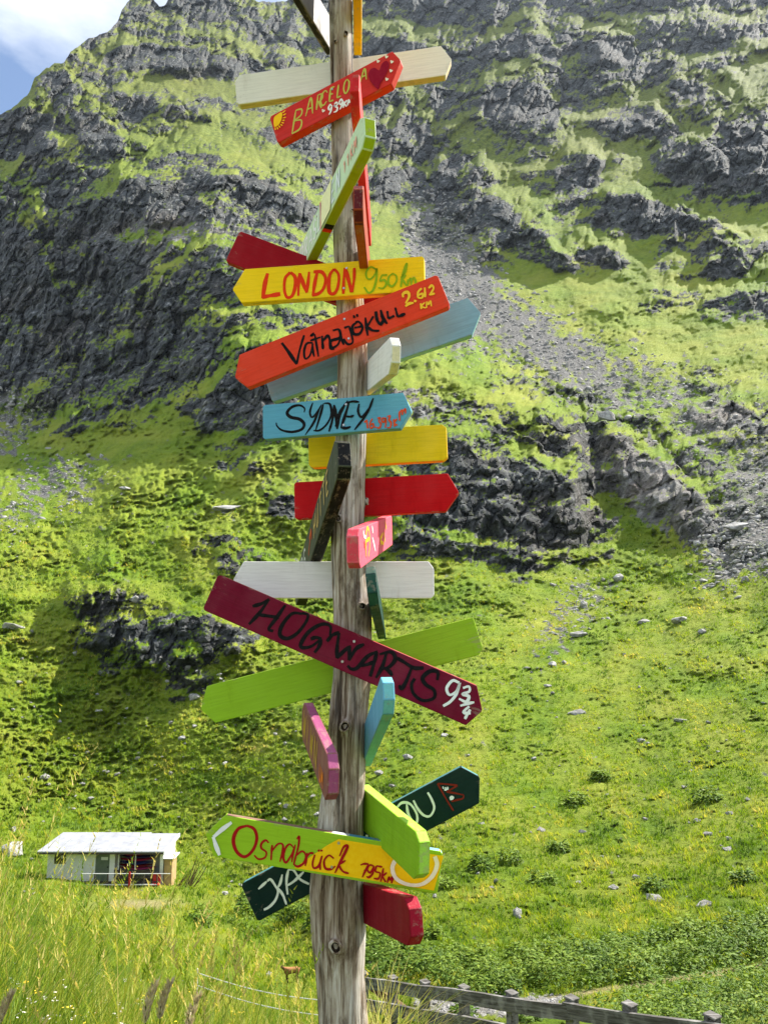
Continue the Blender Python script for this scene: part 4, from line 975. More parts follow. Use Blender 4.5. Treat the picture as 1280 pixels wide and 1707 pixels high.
for k in range(3):
    off = rng.normal(0, 1, (n, 3))*np.array([1.5, 1.5, 0])*(dd/F*1.4)[:, None]
    sets.append(blades(g_ + off, hp*dd/F*rng.uniform(.7, 1.2, n), (.55 + .35*rng.uniform(0, 1, n))*dd/F*1.1, rng.uniform(.1, .6, n), rng.uniform(0, 6.3, n), rng.uniform(0, .5, n), tn + rng.normal(0, .06, n), 2))
grass_obj('slope_grass', sets, GRASS)

# broad leaved plants: clumps of cupped leaves
def leaves(base, S, up, yaw, tint):
    """each leaf: a folded diamond of four triangles as two quads"""
    n = len(base); c, s = np.cos(yaw), np.sin(yaw); cu, su = np.cos(up), np.sin(up)
    f = np.stack([c*cu, s*cu, su], -1); sd = np.stack([-s, c, 0*c], -1); nn = np.cross(f, sd)*-1
    a = base; m_ = base + f*(S*.55)[:, None] - nn*(S*.02)[:, None]; tip = base + f*S[:, None] - np.array([0, 0, 1])*(S*.22)[:, None]
    l_ = base + f*(S*.45)[:, None] + sd*(S*.27)[:, None] + nn*(S*.10)[:, None]; r_ = base + f*(S*.45)[:, None] - sd*(S*.27)[:, None] + nn*(S*.10)[:, None]
    V = np.stack([a, l_, tip, m_, r_], 1).reshape(-1, 3); b = (np.arange(n)*5)[:, None]
    Fq = np.concatenate([b + np.array([0, 3, 2, 1]), b + np.array([0, 4, 2, 3])]); return V, Fq, np.repeat(np.clip(tint, 0, 1), 5)
def clump(ctr, R, Hh, n, S, seed, lo=0.0):
    r = np.random.default_rng(seed); u = r.normal(size=(n, 3)); u /= np.linalg.norm(u, axis=1, keepdims=True); u[:, 2] = np.abs(u[:, 2])
    rad = r.uniform(.45, 1, n)**.6; lump = 1 + .30*np.sin(u[:, 0]*5 + seed)*np.cos(u[:, 1]*4 + seed*2)
    p = np.array(ctr) + u*(rad*lump)[:, None]*np.array([R, R*.9, Hh])
    return leaves(p, S*r.uniform(.6, 1.25, n), r.uniform(-.5, .7, n), np.arctan2(u[:, 1], u[:, 0]) + r.normal(0, .8, n), .42 + .28*u[:, 2] + r.normal(0, .16, n) + lo)  # tint rises with height: light from above put into the leaf colour
SHR = []
r = random.Random(11)
for px in range(415, 1300, 31):                                 # bank above the stream
    yb = np.interp(px, [400, 560, 650, 800, 1000, 1150, 1300], [1545, 1600, 1632, 1655, 1640, 1615, 1590])
    for row in range(3):
        if 520 < px < 615 and row == 0: continue
        if 425 < px < 545 and row < 2: continue
        x_ = px + r.uniform(-14, 14); y_ = yb - row*24 + r.uniform(-7, 7); SHR.append((x_, y_, r.uniform(22, 40)*(1-.15*row), r.uniform(18, 30)*(1-.18*row)))
for px in range(1030, 1310, 34):                                # dense leaves behind the fence at the right
    for row in range(3):
        y_ = np.interp(px, [1030, 1290], [1703, 1652]) + row*27 + r.uniform(-5, 5); SHR.append((px + r.uniform(-13, 13), y_, r.uniform(34, 48), r.uniform(30, 42)))
for px, py in ((640,1700),(690,1702),(880,1700),(770,1690)): SHR.append((px, py, r.uniform(12, 20), r.uniform(8, 14)))
SOLO = [(1090,1487,'leafy plant growing right behind the wide pale slab on the lower meadow'),(1000,1300,'dark leafy tuft beside the low dark stone in the upper middle of the meadow'),(1180,1335,'leafy plant above the dark stone near the right edge of the meadow'),
 (905,1470,'leafy plant above the pointed grey boulder on the lower meadow'),(850,1440,'leafy plant in the middle of the lower meadow, highest of the loose row'),(800,1450,'leafy plant nearest to the right end of the half yellow board'),
 (740,1480,'leafy plant beside the ring of the half yellow board'),(725,1560,'leafy plant right of the lowest dark red board'),(1240,1470,'leafy plant near the right edge, beyond the whitish rounded boulder'),
 (960,1340,'leafy tuft right of the low brownish stone'),(930,1420,'leafy tuft below the low brownish stone'),(335,1540,'leafy plant between the hut and the post, under the dark green board')]
n_solo = len(SOLO)
for px, py, lb in SOLO: SHR.append((px, py, r.uniform(12, 20), r.uniform(8, 14)))
mass = []; nm_ = len(SHR) - n_solo
for i, (px, py, w, h) in enumerate(SHR):
    g = ground(px, py); d = g.y*cp + (g.z-CAMZ)*sp; k = d/F
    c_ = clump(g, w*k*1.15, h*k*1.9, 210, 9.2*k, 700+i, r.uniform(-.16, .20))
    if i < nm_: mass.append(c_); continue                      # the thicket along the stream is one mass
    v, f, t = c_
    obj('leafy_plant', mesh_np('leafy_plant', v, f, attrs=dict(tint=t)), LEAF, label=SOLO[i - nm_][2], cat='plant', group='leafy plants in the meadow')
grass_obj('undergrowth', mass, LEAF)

# tall meadow grass on the near bank
def bank_pts(n, xr, yr, rg):
    px = rg.uniform(*xr, n); Y = yr[0] + (yr[1]-yr[0])*rg.uniform(0, 1, n)**1.35
    x = (px - CX)/F*Y*1.03; return px, np.stack([x, Y, bank_z(x, Y)], -1)
sets = []
for n, yr, hs, ws in ((15000, (2.6, 5.2), 1.0, .0030), (20000, (4.6, 10.5), .66, .0042), (12000, (9, 19), .45, .006)):
    px, B_ = bank_pts(n, (-150, 560), yr, rng)
    hf = np.interp(px, [-150, 60, 200, 350, 480, 560], [1.2, 1.0, .64, .50, .42, .34])*hs*np.where(yr[0] < 3, np.interp(B_[:, 1], [2.6, 4, 5.2], [.62, 1, 1]), 1)
    k_ = fbm(B_[:, 0]*1.3, B_[:, 1]*1.3, 2, 541)
    H = hf*rng.uniform(.45, 1.05, n)*(1 + .25*k_)
    tn = .50 + .30*k_ + rng.normal(0, .19, n) + .16*sst(px, 120, 320)*sst(fbm(B_[:, 0]*.8, B_[:, 1]*.5, 2, 543), -.2, .4)
    sets.append(blades(B_, H, ws*rng.uniform(.6, 1.5, n), rng.uniform(0, .25, n), rng.uniform(0, 6.3, n), rng.uniform(.05, .75, n), tn, 5))
px, B_ = bank_pts(2600, (555, 1330), (2.4, 7), rng)
sets.append(blades(B_, rng.uniform(.08, .30, 2600), .004*rng.uniform(.6, 1.4, 2600), rng.uniform(0, .3, 2600), rng.uniform(0, 6.3, 2600), rng.uniform(.1, .6, 2600), .55 + rng.normal(0, .2, 2600), 4))
grass_obj('meadow_grass', sets, GRASS)
# seed stems standing above it, with loose panicles
sets = []; n = 300
px, B_ = bank_pts(n, (-60, 545), (2.7, 6.5), rng)
H = np.interp(px, [-60, 60, 250, 400, 545], [1.5, 1.3, 1.0, .85, .70])*rng.uniform(.7, 1.08, n); yw = rng.uniform(0, 6.3, n); ln = rng.uniform(0, .22, n); bd = rng.uniform(0, .35, n); tn = .62 + rng.normal(0, .2, n)
sets.append(blades(B_, H, np.full(n, .0017), ln, yw, bd, tn, 6))
for i in range(n):
    k = np.linspace(.80, 1.0, 16); o_ = ln[i]*k + bd[i]*k**2.2; z_ = k*math.sqrt(max(.15, 1-.5*(ln[i]+bd[i])**2))
    C = B_[i] + H[i]*np.stack([math.cos(yw[i])*o_, math.sin(yw[i])*o_, z_], -1)
    sets.append(blades(C, rng.uniform(.018, .05, 16)*(1.2-(k-.8)*3.5), np.full(16, .0030), rng.uniform(.2, .8, 16), rng.uniform(0, 6.3, 16), np.full(16, .2), np.full(16, tn[i]+.22) + rng.normal(0, .05, 16), 2))
grass_obj('seeding_grass', sets, GRASS)
# low weeds and herbs between the blades
sets = []; n = 9000
px, B_ = bank_pts(n, (-150, 555), (2.6, 9), rng); B_[:, 2] += rng.uniform(.02, .28, n)*np.interp(px, [0, 500], [1.2, .6])
sets.append(leaves(B_, rng.uniform(.02, .055, n), rng.uniform(-.3, .9, n), rng.uniform(0, 6.3, n), .55 + .3*fbm(B_[:, 0]*2, B_[:, 1]*2, 2, 551) + rng.normal(0, .15, n)))
HERB = leaf_mat('herb_leaf', [(0, (.06, .11, .012)), (.5, (.17, .23, .025)), (.8, (.34, .33, .05)), (1, (.45, .33, .12))], 0)
grass_obj('herbs', sets, HERB)
# little flowers
m = NT('white_petal', .7, .2); m.col((.72, .69, .60)); WP = m.m; m = NT('yellow_petal', .7, .2); m.col((.75, .52, .04)); YPt = m.m
for nm, mt, n, xr in (('white_flowers', WP, 90, (60, 300)), ('yellow_flowers', YPt, 110, (60, 540))):
    px, B_ = bank_pts(n, xr, (3.0, 8), rng); B_[:, 2] += np.interp(px, [0, 500], [.62, .3])*rng.uniform(.6, 1.1, n)
    B_ = np.repeat(B_, 5, 0) + rng.normal(0, .008, (n*5, 3)); yw = np.tile(np.arange(5)*1.2566, n)
    grass_obj(nm, [leaves(B_, rng.uniform(.010, .019, n*5), rng.uniform(-.1, .5, n*5), yw, np.zeros(n*5))], mt)
# dense plume-like seed heads close to the camera
PLM = leaf_mat('plume', [(0, (.30, .24, .14)), (.5, (.48, .40, .26)), (1, (.66, .58, .42))], 0, .3)
for px, py, Y, ln, lb in ((244,1672,2.45,.11,'plump brownish grass plume at the bottom edge, left of two side by side'),(268,1668,2.5,.10,'plump brownish grass plume at the bottom edge, right of two side by side'),
                      (315,1690,2.4,.10,'single brownish grass plume at the bottom edge, nearest the post'),(4,1680,2.5,.08,'greyish seed head at the lower left picture corner')):
    c = at_y(px, py, Y); root = empty('grass_plume', (c.x, c.y, bank_z(c.x, c.y)), lb, 'grass plume', 'plumes of tall grass in front')
    bm = bmesh.new(); h0 = c.z - float(bank_z(c.x, c.y)); add_tube(bm, [(0, 0, 0), (.006, 0, h0*.5), (0, 0, h0)], .0018, 5); bm_obj('stem', bm, GRASS, root)
    nq = 230; k = rng.uniform(-.5, .5, nq); rad = .016*np.sqrt(np.clip(1-(k*1.9)**2, .05, 1)); a = rng.uniform(0, 6.3, nq)
    p = np.stack([np.cos(a)*rad*.5 + .03*(k+.5)**2, np.sin(a)*rad*.5, h0 + k*ln], -1)
    v, f, t = blades(p, rng.uniform(.012, .024, nq), np.full(nq, .0021), rng.uniform(.2, .7, nq), a, np.zeros(nq), .5 + rng.normal(0, .25, nq), 2)
    obj('seed_head', mesh_np('seed_head', v, f, attrs=dict(tint=t)), PLM, root)
# dry withered stalks between post and fence
px, B_ = bank_pts(520, (606, 690), (7.6, 9.4), rng); B_[:, 2] += .25
sets = [blades(B_, rng.uniform(.4, 1.05, 520), np.full(520, .006), rng.uniform(.1, .6, 520), rng.uniform(0, 6.3, 520), rng.uniform(.2, .9, 520), .85 + rng.normal(0, .14, 520), 4)]
grass_obj('withered_stalks', sets, GRASS)

# ------------------------------------------------------------------ wooden fence below the bank
m = NT('grey_fence_wood', .85, .15); g = m.noise(m.coord('Object', (.06, 1, 1)), 40, 7, .65); b = m.noise(m.coord('Object'), 5, 5, .6)
c = m.ramp(g, [(.32, (.03, .027, .024)), (.46, (.09, .083, .076)), (.62, (.20, .19, .18))]); c = m.mix(m.ramp(b, [(.5, 0.0), (.68, .6)]), c, (.36, .35, .335))
m.col(c); m.bump(g, .7, .006); FW = m.m
m = NT('brown_brace_wood', .85, .15); g = m.noise(m.coord('Object', (.1, 1, 1)), 30, 6); m.col(m.ramp(g, [(.3, (.06, .035, .02)), (.65, (.22, .14, .08))])); BW = m.m
FA, FB = Vector((.136, 11.6, 0)), Vector((3.0, 7.2, 0)); fdir = (FB-FA).normalized()
def on_fence(px):
    t = (px - CX)/F*1.035                                       # x / y of that column, near enough
    s = (FA.x - t*FA.y)/(t*(FB.y-FA.y) - (FB.x-FA.x)); return FA + (FB-FA)*s
tops = [(560,1614),(608,1621),(654,1628),(705.5,1635.6),(768,1644),(845,1653.4),(942.7,1662),(1037.5,1672.5),(1174,1691.5),(1330,1713)]
tp = []
for px, py in tops:
    p = on_fence(px)
    for _ in range(3):
        z_ = at_y(px, py, p.y); p = p + fdir*((z_.x - p.x)*fdir.x)*.9
    tp.append(Vector((p.x, p.y, at_y(px, py, p.y).z)))
fr = empty('wooden_fence', (tp[3].x, tp[3].y, tp[3].z-1.3), 'weathered grey wooden rail fence running below the bank', 'fence')
yawf = math.atan2(fdir.y, fdir.x)
for i, p in enumerate(tp):
    bm = bmesh.new(); M = Matrix.Translation(p) @ Matrix.Rotation(yawf + random.uniform(-.06, .06), 4, 'Z') @ Matrix.Rotation(random.uniform(-.02, .02), 4, 'Y')
    add_box(bm, -.055, .055, -.05, .05, -1.75, -.02, M); add_box(bm, -.062, .062, -.057, .057, -.018, .004, M)
    bmesh.ops.bevel(bm, geom=bm.edges[:], offset=.006, segments=1, affect='EDGES')
    local(bm_obj('fence_post', bm, FW), fr)
nrm = Vector((-fdir.y, fdir.x, 0));  nrm = -nrm if nrm.y > 0 else nrm
for dz, hh in ((-.115, .145), (-.405, .145), (-.70, .14)):
    for i in range(0, len(tp)-1, 3):
        seg = tp[i:i+4]; bm = bmesh.new(); A = seg[0] - fdir*.03; Bq = seg[-1] + fdir*.03
        off = nrm*(.078 if (i//3) % 2 == 0 else .0785)
        d = (Bq-A); L_ = d.length; X = d.normalized(); Z_ = Vector((0, 0, 1)); Z_ = (Z_ - X*Z_.dot(X)).normalized(); Y_ = Z_.cross(X)
        M = Matrix((X, Y_, Z_)).transposed().to_4x4(); M.translation = (A+Bq)/2 + off + Vector((0, 0, dz + (.0 if i else .004)))
        add_box(bm, -L_/2, L_/2, -.02, .02, -hh/2, hh/2)
        bmesh.ops.subdivide_edges(bm, edges=[e for e in bm.edges if abs((e.verts[0].co-e.verts[1].co).x) > .5], cuts=12)
        for v in bm.verts: v.co.z += .010*math.sin(v.co.x*2.1+i) + random.uniform(-.003, .003)
        o = bm_obj('fence_rail', bm, FW); o.matrix_world = M; local(o, fr)
a_, b_ = at_y(606, 1640, tp[1].y + .10), at_y(688, 1701, tp[2].y - .15)
bm = bmesh.new(); d = b_-a_; X = d.normalized(); Z_ = Vector((0, 0, 1)); Z_ = (Z_ - X*Z_.dot(X)).normalized()
M = Matrix((X, Z_.cross(X), Z_)).transposed().to_4x4(); M.translation = (a_+b_)/2 + Vector((.0, .12, 0)); add_box(bm, -d.length/2, d.length/2, -.03, .03, -.055, .055)
o = bm_obj('brace', bm, BW); o.matrix_world = M; local(o, fr)

# electric fence tape through the grass
m = NT('white_tape', .6, .3); m.col((.72, .72, .68)); TAPE = m.m
wf = empty('wire_fence', at_y(352, 1652, 8.2), 'thin white fence tapes strung through the grass left of the post', 'wire fence')
for p0, p1 in (((330,1622,8.4),(568,1670,7.8)), ((330,1643,8.4),(568,1696,7.8))):
    A, Bq = at_y(*p0), at_y(*p1); bm = bmesh.new()
    add_tube(bm, [A.lerp(Bq, k/14) - Vector((0, 0, .05*math.sin(math.pi*k/14))) for k in range(15)], .0048, 5); local(bm_obj('tape', bm, TAPE), wf)
for px, py, Y in ((330,1615,8.4),(568,1664,7.8)):
    t_ = at_y(px, py, Y); bm = bmesh.new(); add_tube(bm, [t_ - Vector((0, 0, .9)), t_], .008, 6); local(bm_obj('stake', bm, TAPE), wf)

# ------------------------------------------------------------------ the hut
g0 = ground(185, 1478); YH = g0.y + .3
def hp_(px, py): p = at_y(px, py, YH); return p.x, p.z
m = NT('whitewash', .85, .15); a = m.noise(m.coord('Object'), 1.2, 6, .65); sx = m.n('ShaderNodeSeparateXYZ'); m.l(m.coord('Object'), sx.inputs[0])
c = m.ramp(a, [(.3, (.60, .60, .60)), (.7, (.80, .80, .79))]); dirt_ = m.ramp(m.math('ADD', m.math('MULTIPLY', sx.outputs[2], -.6), a), [(.15, 0.0), (.62, .75)])
c = m.mix(dirt_, c, (.36, .36, .34)); m.col(c); WHT = m.m
def flat(name, c, rough=.7, n=None, spec=.2):
    m = NT(name, rough, spec)
    if n: m.col(m.ramp(m.noise(m.coord('Object'), n, 6, .6), [(.3, tuple(v*.75 for v in c)), (.7, tuple(min(1, v*1.12) for v in c))]))
    else: m.col(c)
    return m.m
ROOF = flat('pale_roof_sheet', (.30, .31, .34), .7, 1.5); DOOR = flat('green_door_paint', (.13, .16, .12), .6, 3); DARK = flat('dark_interior', (.03, .03, .032), .9, 4); TIMB = flat('dark_timber', (.07, .055, .045), .85, 6)
GLASS = flat('window_glass', (.02, .022, .025), .1, None, .5); TAN = flat('tan_board', (.46, .31, .15), .8, 4); RP = flat('red_paint', (.42, .03, .03), .6, 3); STEEL = flat('white_rail', (.62, .63, .63), .5)
x0, zt = hp_(81, 1418); x1, zb = hp_(271, 1471); xb0, _ = hp_(191, 1450); zb -= .35
DPT = 2.7
hut = empty('hut', (x0, YH, zb), 'low white flat roofed hut on the left slope with an open storage bay', 'hut')
def hb(name, X0, X1, Y0, Y1, Z0, Z1, mat, parent=None, **kw):
    bm = bmesh.new(); ox, oy, oz = (X0+X1)/2, (Y0+Y1)/2, (Z0+Z1)/2
    add_box(bm, X0-ox, X1-ox, Y0-oy, Y1-oy, Z0-oz, Z1-oz); o = bm_obj(name, bm, mat, **kw); o.location = (ox, oy, oz)
    return local(o, parent or hut) if parent is None else sub(o, parent)
def sub(o, parent):
    o.parent = parent; o.matrix_parent_inverse = (hut.matrix_basis @ hut.matrix_basis.inverted() @ parent.matrix_basis).inverted(); return o
def fx(px): return hp_(px, 1440)[0]
def fz(py): return hp_(180, py)[1]
T = .18
wx0, wx1, wz0, wz1 = fx(90.5), fx(110), fz(1440.5), fz(1423.7); dx0, dx1, dz1 = fx(159.5), fx(183), fz(1423)
bm = bmesh.new()                                                # front wall left of the bay, with real openings
xs = [x0, wx0, wx1, dx0, dx1, xb0]
for X0, X1, Z0, Z1 in ((x0, wx0, zb, zt), (wx0, wx1, zb, wz0), (wx0, wx1, wz1, zt), (wx1, dx0, zb, zt), (dx0, dx1, dz1, zt), (dx1, xb0, zb, zt)):
    add_box(bm, X0-x0, X1-x0, 0, T, Z0-zb, Z1-zb)
add_box(bm, 0, T, T, DPT, 0, zt-zb+.1); add_box(bm, x1-x0-T, x1-x0, 0, DPT, 0, zt-zb+.06); add_box(bm, T, x1-x0-T, DPT-T, DPT, 0, zt-zb+.1)
add_box(bm, xb0-x0-T, xb0-x0, T, DPT-T, 0, zt-zb+.05); add_box(bm, xb0-x0, x1-x0-T, 0, .12, fz(1420)-zb, zt-zb)
o = bm_obj('wall', bm, WHT); o.location = (x0, YH, zb); local(o, hut)
hb('plinth', x0-.03, xb0-.02, YH-.05, YH-.004, zb-.6, zb+.42, TIMB)
fr_ = hb('window', wx0+.01, wx1-.01, YH+.10, YH+.14, wz0+.01, wz1-.01, GLASS)
for X0, X1, Z0, Z1 in ((wx0, wx0+.06, wz0, wz1), (wx1-.06, wx1, wz0, wz1), (wx0+.06, wx1-.06, wz0, wz0+.06), (wx0+.06, wx1-.06, wz1-.06, wz1), ((wx0+wx1)/2-.025, (wx0+wx1)/2+.025, wz0+.06, wz1-.06)):
    o = hb('frame', X0, X1, YH+.03, YH+.09, Z0, Z1, TIMB)
hb('notice', wx0+.30, wx0+.55, YH+.075, YH+.085, wz0+.30, wz0+.46, STEEL)
hb('door', dx0+.01, dx1-.01, YH+.05, YH+.10, zb, dz1-.01, DOOR)
hb('door_sign', dx0+.32, dx0+.72, YH+.03, YH+.045, fz(1434), fz(1429), STEEL); hb('door_handle', dx1-.13, dx1-.08, YH+.0, YH+.045, fz(1447), fz(1444.5), DARK)
# roof: two sheets of slightly different length, with a white fascia and barge board
rx0, rz0 = hp_(69, 1419); rx1, _ = hp_(277, 1416); xm = fx(226)
for nm, X0, X1, back, up in (('roof', rx0, xm, DPT+.45, .16), ('roof', xm+.004, rx1, DPT+.32, .13)):
    bm = bmesh.new(); vs = add_box(bm, 0, X1-X0, -.55, back, 0, .07)
    for v in vs:
        if v.co.y > 0: v.co.z += up
    nrib = int((X1-X0)/.5)
    for k in range(1, nrib): 
        vv = add_box(bm, k*.5-.015, k*.5+.015, -.549, back-.001, .071, .087)
        for v in vv:
            if v.co.y > 0: v.co.z += up
    o = bm_obj(nm, bm, ROOF); o.location = (X0, YH, zt+.03); local(o, hut)
hb('fascia', rx0+.01, rx1-.01, YH-.53, YH-.50, zt-.07, zt+.026, TIMB)
bm = bmesh.new(); vs = add_box(bm, 0, .05, -.56, DPT+.33, -.12, .09)
for v in vs:
    if v.co.y > 0: v.co.z += .13
o = bm_obj('barge_board', bm, STEEL); o.location = (rx1+.004, YH, zt+.03); local(o, hut)
hb('bay_back', xb0+.02, x1-T-.02, YH+1.25, YH+1.3, zb, zt-.02, flat('bay_lining', (.55, .55, .54), .8, 3))
hb('post', x1-.16, x1+.02, YH-.10, YH-.004, zb-.2, zt-.01, WHT); hb('side_window', x1+.003, x1+.03, YH+.45, YH+1.0, fz(1424), fz(1415), GLASS)
for px in (198, 226): hb('bay_mullion', fx(px)-.03, fx(px)+.03, YH-.02, YH+.04, fz(1455), fz(1420), STEEL)
for k in range(5): hb('plank', xb0+.02+.03*(k % 2), x1-T-.25-.05*k, YH-.10+.07*(k % 2), YH+.02+.07*(k % 2), fz(1474)+k*.17, fz(1474)+k*.17+.13, TIMB)
# lean-to cupboard at the right
cb = hb('cupboard', x1+.06, x1+.52, YH+.05, YH+1.1, zb-.1, fz(1432), TAN); cr_ = hb('cupboard_roof', x1+.034, x1+.68, YH-.12, YH+1.2, fz(1431.5), fz(1430), STEEL)
# stored boats in the bay: long pointed hulls lying on each other
cols_ = [srgb(120,16,50), srgb(40,26,80), srgb(150,24,60), srgb(30,40,100), srgb(110,14,26), srgb(160,40,90)]
lbs = ['dark pink kayak on top of the stack in the hut bay', 'dark purple kayak, second from the top in the hut bay', 'crimson kayak in the upper middle of the stack in the hut bay', 'navy blue kayak in the lower middle of the stack in the hut bay', 'dark red kayak, second from the bottom in the hut bay', 'magenta kayak at the bottom of the stack in the hut bay']
zlo, zhi = fz(1455), fz(1425)
for k in range(6):
    Lk = fx(246+3*(k % 3)) - fx(191.5); z_ = zhi - (k+.5)*(zhi-zlo)/6; hgt = (zhi-zlo)/6*.94
    bm = bmesh.new(); rings = []
    for u in np.linspace(-1, 1, 13):
        w = max(.04, (1-abs(u)**2.4)); rings.append([bm.verts.new((u*Lk/2, math.cos(a)*.30*w, math.sin(a)*hgt/2*max(.25, w) + .06*u*u)) for a in [q*math.tau/10 for q in range(10)]])
    for A, Bq in zip(rings, rings[1:]):
        for q in range(10): bm.faces.new((A[q], A[(q+1)%10], Bq[(q+1)%10], Bq[q]))
    bm.faces.new(rings[0][::-1]); bm.faces.new(rings[-1])
    o = bm_obj('kayak', bm, flat('kayak_shell', cols_[k], .4), smooth=True, label=lbs[k], cat='kayak', group='kayaks stacked in the hut bay'); o.location = (fx(191.5)+Lk/2+.05+.1*(k % 2), YH+.55+.05*(k % 3), z_); o.rotation_euler = (0, random.uniform(-.015, .015), random.uniform(-.02, .02))
# railing in front of the hut
rl = empty('hut_railing', (fx(137), YH-1.3, zb-.4), 'low rail with white top bar and one red post in front of the hut', 'railing')
def rb(name, X0, X1, Y0, Y1, Z0, Z1, mat):
    bm = bmesh.new(); add_box(bm, X0, X1, Y0, Y1, Z0, Z1); return local(bm_obj(name, bm, mat), rl)
yr_ = YH-1.3
def rx(px): return at_y(px, 1460, yr_).x
def rz(py): return at_y(200, py, yr_).z
rb('rail', rx(136), rx(284), yr_-.02, yr_+.02, rz(1457), rz(1456), STEEL); rb('rail', rx(136), rx(262), yr_-.02, yr_+.02, rz(1475.5), rz(1474), STEEL)
for px in (136.5, 158, 180, 240, 262): rb('rail_post', rx(px)-.03, rx(px)+.03, yr_+.022, yr_+.08, rz(1490), rz(1456.2), TIMB)
rb('rail_post', rx(217)-.05, rx(217)+.05, yr_-.09, yr_-.022, rz(1490), rz(1453), RP)
m_ = empty('garden_chair', (fx(266), YH-.6, zb), 'small red folding chair beside the right post of the hut', 'chair')
for nm, b6 in (('seat', (-.22,.22,-.2,.2,.42,.46)), ('backrest', (-.22,.22,.16,.2,.55,.95)), ('leg', (-.22,-.18,-.2,-.16,-.3,.42)), ('leg', (.18,.22,-.2,-.16,-.3,.42)), ('leg', (-.22,-.18,.165,.2,-.3,.55)), ('leg', (.18,.22,.165,.2,-.3,.55))):
    bm = bmesh.new(); add_box(bm, *b6); obj_ = bm_obj(nm, bm, RP, m_)
# heap of branches at the right end
bw = empty('branch_heap', (x1+1.1, YH+.2, zb), 'heap of dry brown branches at the right end of the hut', 'branches')
rr = random.Random(3)
for k in range(16):
    bm = bmesh.new(); a = rr.uniform(.3, 1.2)*rr.choice((1, 1, -1)); l_ = rr.uniform(.9, 1.9); b_ = rr.uniform(-.7, .5)
    add_tube(bm, [(b_, rr.uniform(-.5, .5), -.3), (b_+l_*.5*math.cos(a), 0, l_*.4*abs(math.sin(a))), (b_+l_*math.cos(a)*.9, rr.uniform(-.4, .4), l_*abs(math.sin(a)))], [.035, .028, .01], 5); bm_obj('branch', bm, BW, bw)

# ------------------------------------------------------------------ goat on the path
gg = ground(486, 1637); k = (gg.y*cp + (gg.z-CAMZ)*sp)/F
Lb = 20*k                                                      # trunk length; head to the left, a little raised
def skin(name, pts, edges, rad, root_i, mat, parent, lv=2):
    me = bpy.data.meshes.new(name); me.from_pydata(pts, edges, []); o = bpy.data.objects.new(name, me); COL.objects.link(o)
    md_ = o.modifiers.new('skin', 'SKIN'); md_.use_smooth_shade = True
    for i, v in enumerate(me.skin_vertices[0].data):
        rr_ = rad[i]; v.radius = rr_ if isinstance(rr_, tuple) else (rr_, rr_); v.use_root = (i == root_i)
    ss = o.modifiers.new('sub', 'SUBSURF'); ss.levels = ss.render_levels = lv
    dg = bpy.context.evaluated_depsgraph_get(); m2 = bpy.data.meshes.new_from_object(o.evaluated_get(dg)); bpy.data.objects.remove(o)
    return obj(name, m2, mat, parent)
s = Lb/.62
G = [(.30,0,.56),(.12,0,.57),(-.08,0,.56),(-.28,0,.58),(-.40,0,.68),(-.48,0,.76),(-.56,0,.75),(-.66,0,.70),            # rump, back, withers, neck, head, muzzle
     (.30,.09,.44),(.26,.10,.30),(.34,.10,.20),(.31,.10,.0), (.30,-.09,.44),(.22,-.10,.30),(.30,-.10,.20),(.25,-.10,.0),     # hind legs: knee, hock, hoof
     (-.24,.08,.42),(-.24,.09,.22),(-.25,.09,.0), (-.26,-.08,.42),(-.22,-.09,.22),(-.20,-.09,.0), (.42,0,.60),(.47,0,.66)]
E = [(0,1),(1,2),(2,3),(3,4),(4,5),(5,6),(6,7),(0,8),(8,9),(9,10),(10,11),(0,12),(12,13),(13,14),(14,15),(3,16),(16,17),(17,18),(3,19),(19,20),(20,21),(0,22),(22,23)]
R_ = [.15,.165,.165,.15,.085,.075,.062,.036,.085,.05,.03,.026,.085,.05,.03,.026,.07,.038,.028,.07,.038,.028,.03,.018]
R_ = [v for v in R_]; R_.insert(0, 0); R_ = R_[1:]
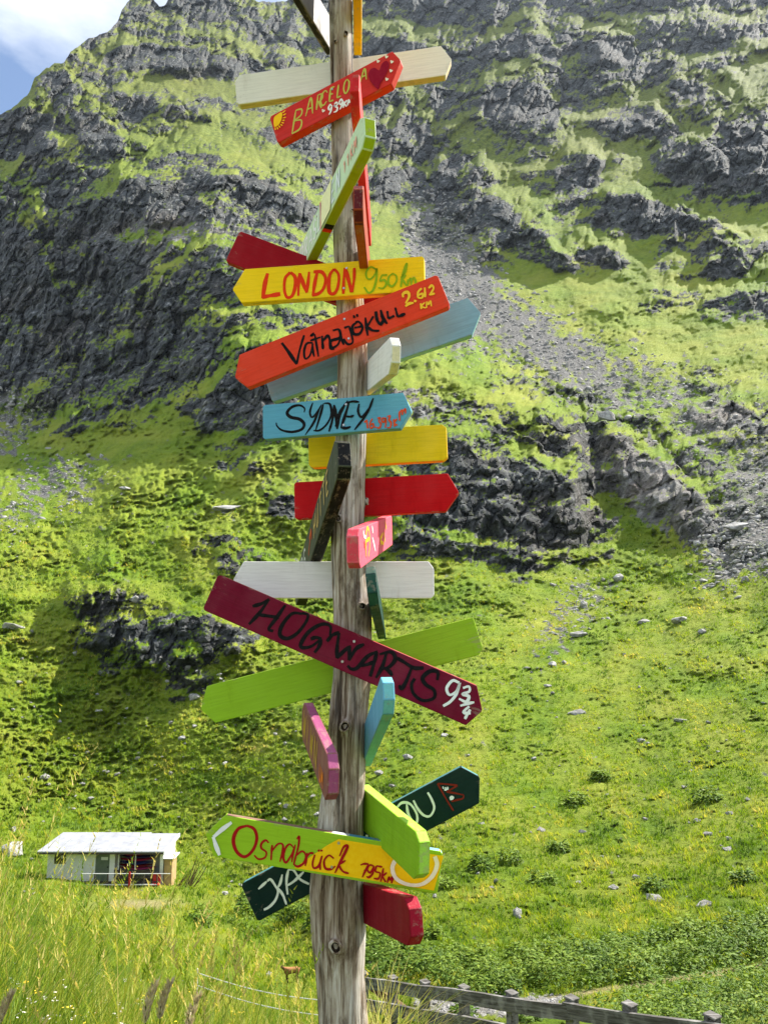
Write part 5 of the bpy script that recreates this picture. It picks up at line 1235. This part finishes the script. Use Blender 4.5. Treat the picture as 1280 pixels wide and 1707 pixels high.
m = NT('goat_coat', .85, .1); ob = m.n('ShaderNodeSeparateXYZ'); m.l(m.coord('Object'), ob.inputs[0]); nn_ = m.noise(m.coord('Object'), 6/s, 5)
zc = m.math('ADD', m.math('DIVIDE', ob.outputs[2], s), m.math('MULTIPLY', m.math('SUBTRACT', nn_, .5), .12)); xc_ = m.math('DIVIDE', ob.outputs[0], s)
c = m.ramp(zc, [(.34, (.018, .012, .010)), (.46, (.17, .075, .035)), (.66, (.33, .15, .07))]); c = m.mix(m.ramp(m.math('ADD', xc_, 1.0), [(.54, 1.0), (.66, 0.0)]), c, (.05, .022, .014))
m.col(c)
gt = empty('goat', gg, 'small brown goat with dark legs and face standing on the path', 'goat'); gt.rotation_euler = (0, 0, .25)
skin('body', [(x*s, y*s, z*s) for x, y, z in G], E, [v*s for v in R_], 1, m.m, gt)
for sd in (-1, 1):
    bm = bmesh.new(); add_tube(bm, [(-.47*s, sd*.03*s, .80*s), (-.43*s, sd*.05*s, .90*s), (-.36*s, sd*.07*s, .95*s)], [.016*s, .012*s, .004*s], 6); bm_obj('horn', bm, TIMB, gt)
    bm = bmesh.new(); add_tube(bm, [(-.49*s, sd*.05*s, .78*s), (-.48*s, sd*.12*s, .79*s), (-.47*s, sd*.17*s, .75*s)], [.014*s, .024*s, .005*s], 6); bm_obj('ear', bm, m.m, gt)

# ------------------------------------------------------------------ air between here and the peaks
bm = bmesh.new(); add_box(bm, -3200, 3200, -150, 1800, float(np.nanmin(V3[..., 2]))-1.5, float(V3[..., 2].max())+30)
m = bpy.data.materials.new('air'); m.use_nodes = True; t = m.node_tree
for n_ in list(t.nodes):
    if n_.type != 'OUTPUT_MATERIAL': t.nodes.remove(n_)
pv = t.nodes.new('ShaderNodeVolumePrincipled'); pv.inputs['Color'].default_value = (.72, .84, 1, 1); pv.inputs['Density'].default_value = .000034; pv.inputs['Anisotropy'].default_value = .2
t.links.new(pv.outputs[0], t.nodes['Material Output'].inputs['Volume'])
bm_obj('haze', bm, m, kind='stuff')
print('extent', V3.reshape(-1, 3).min(0), V3.reshape(-1, 3).max(0))
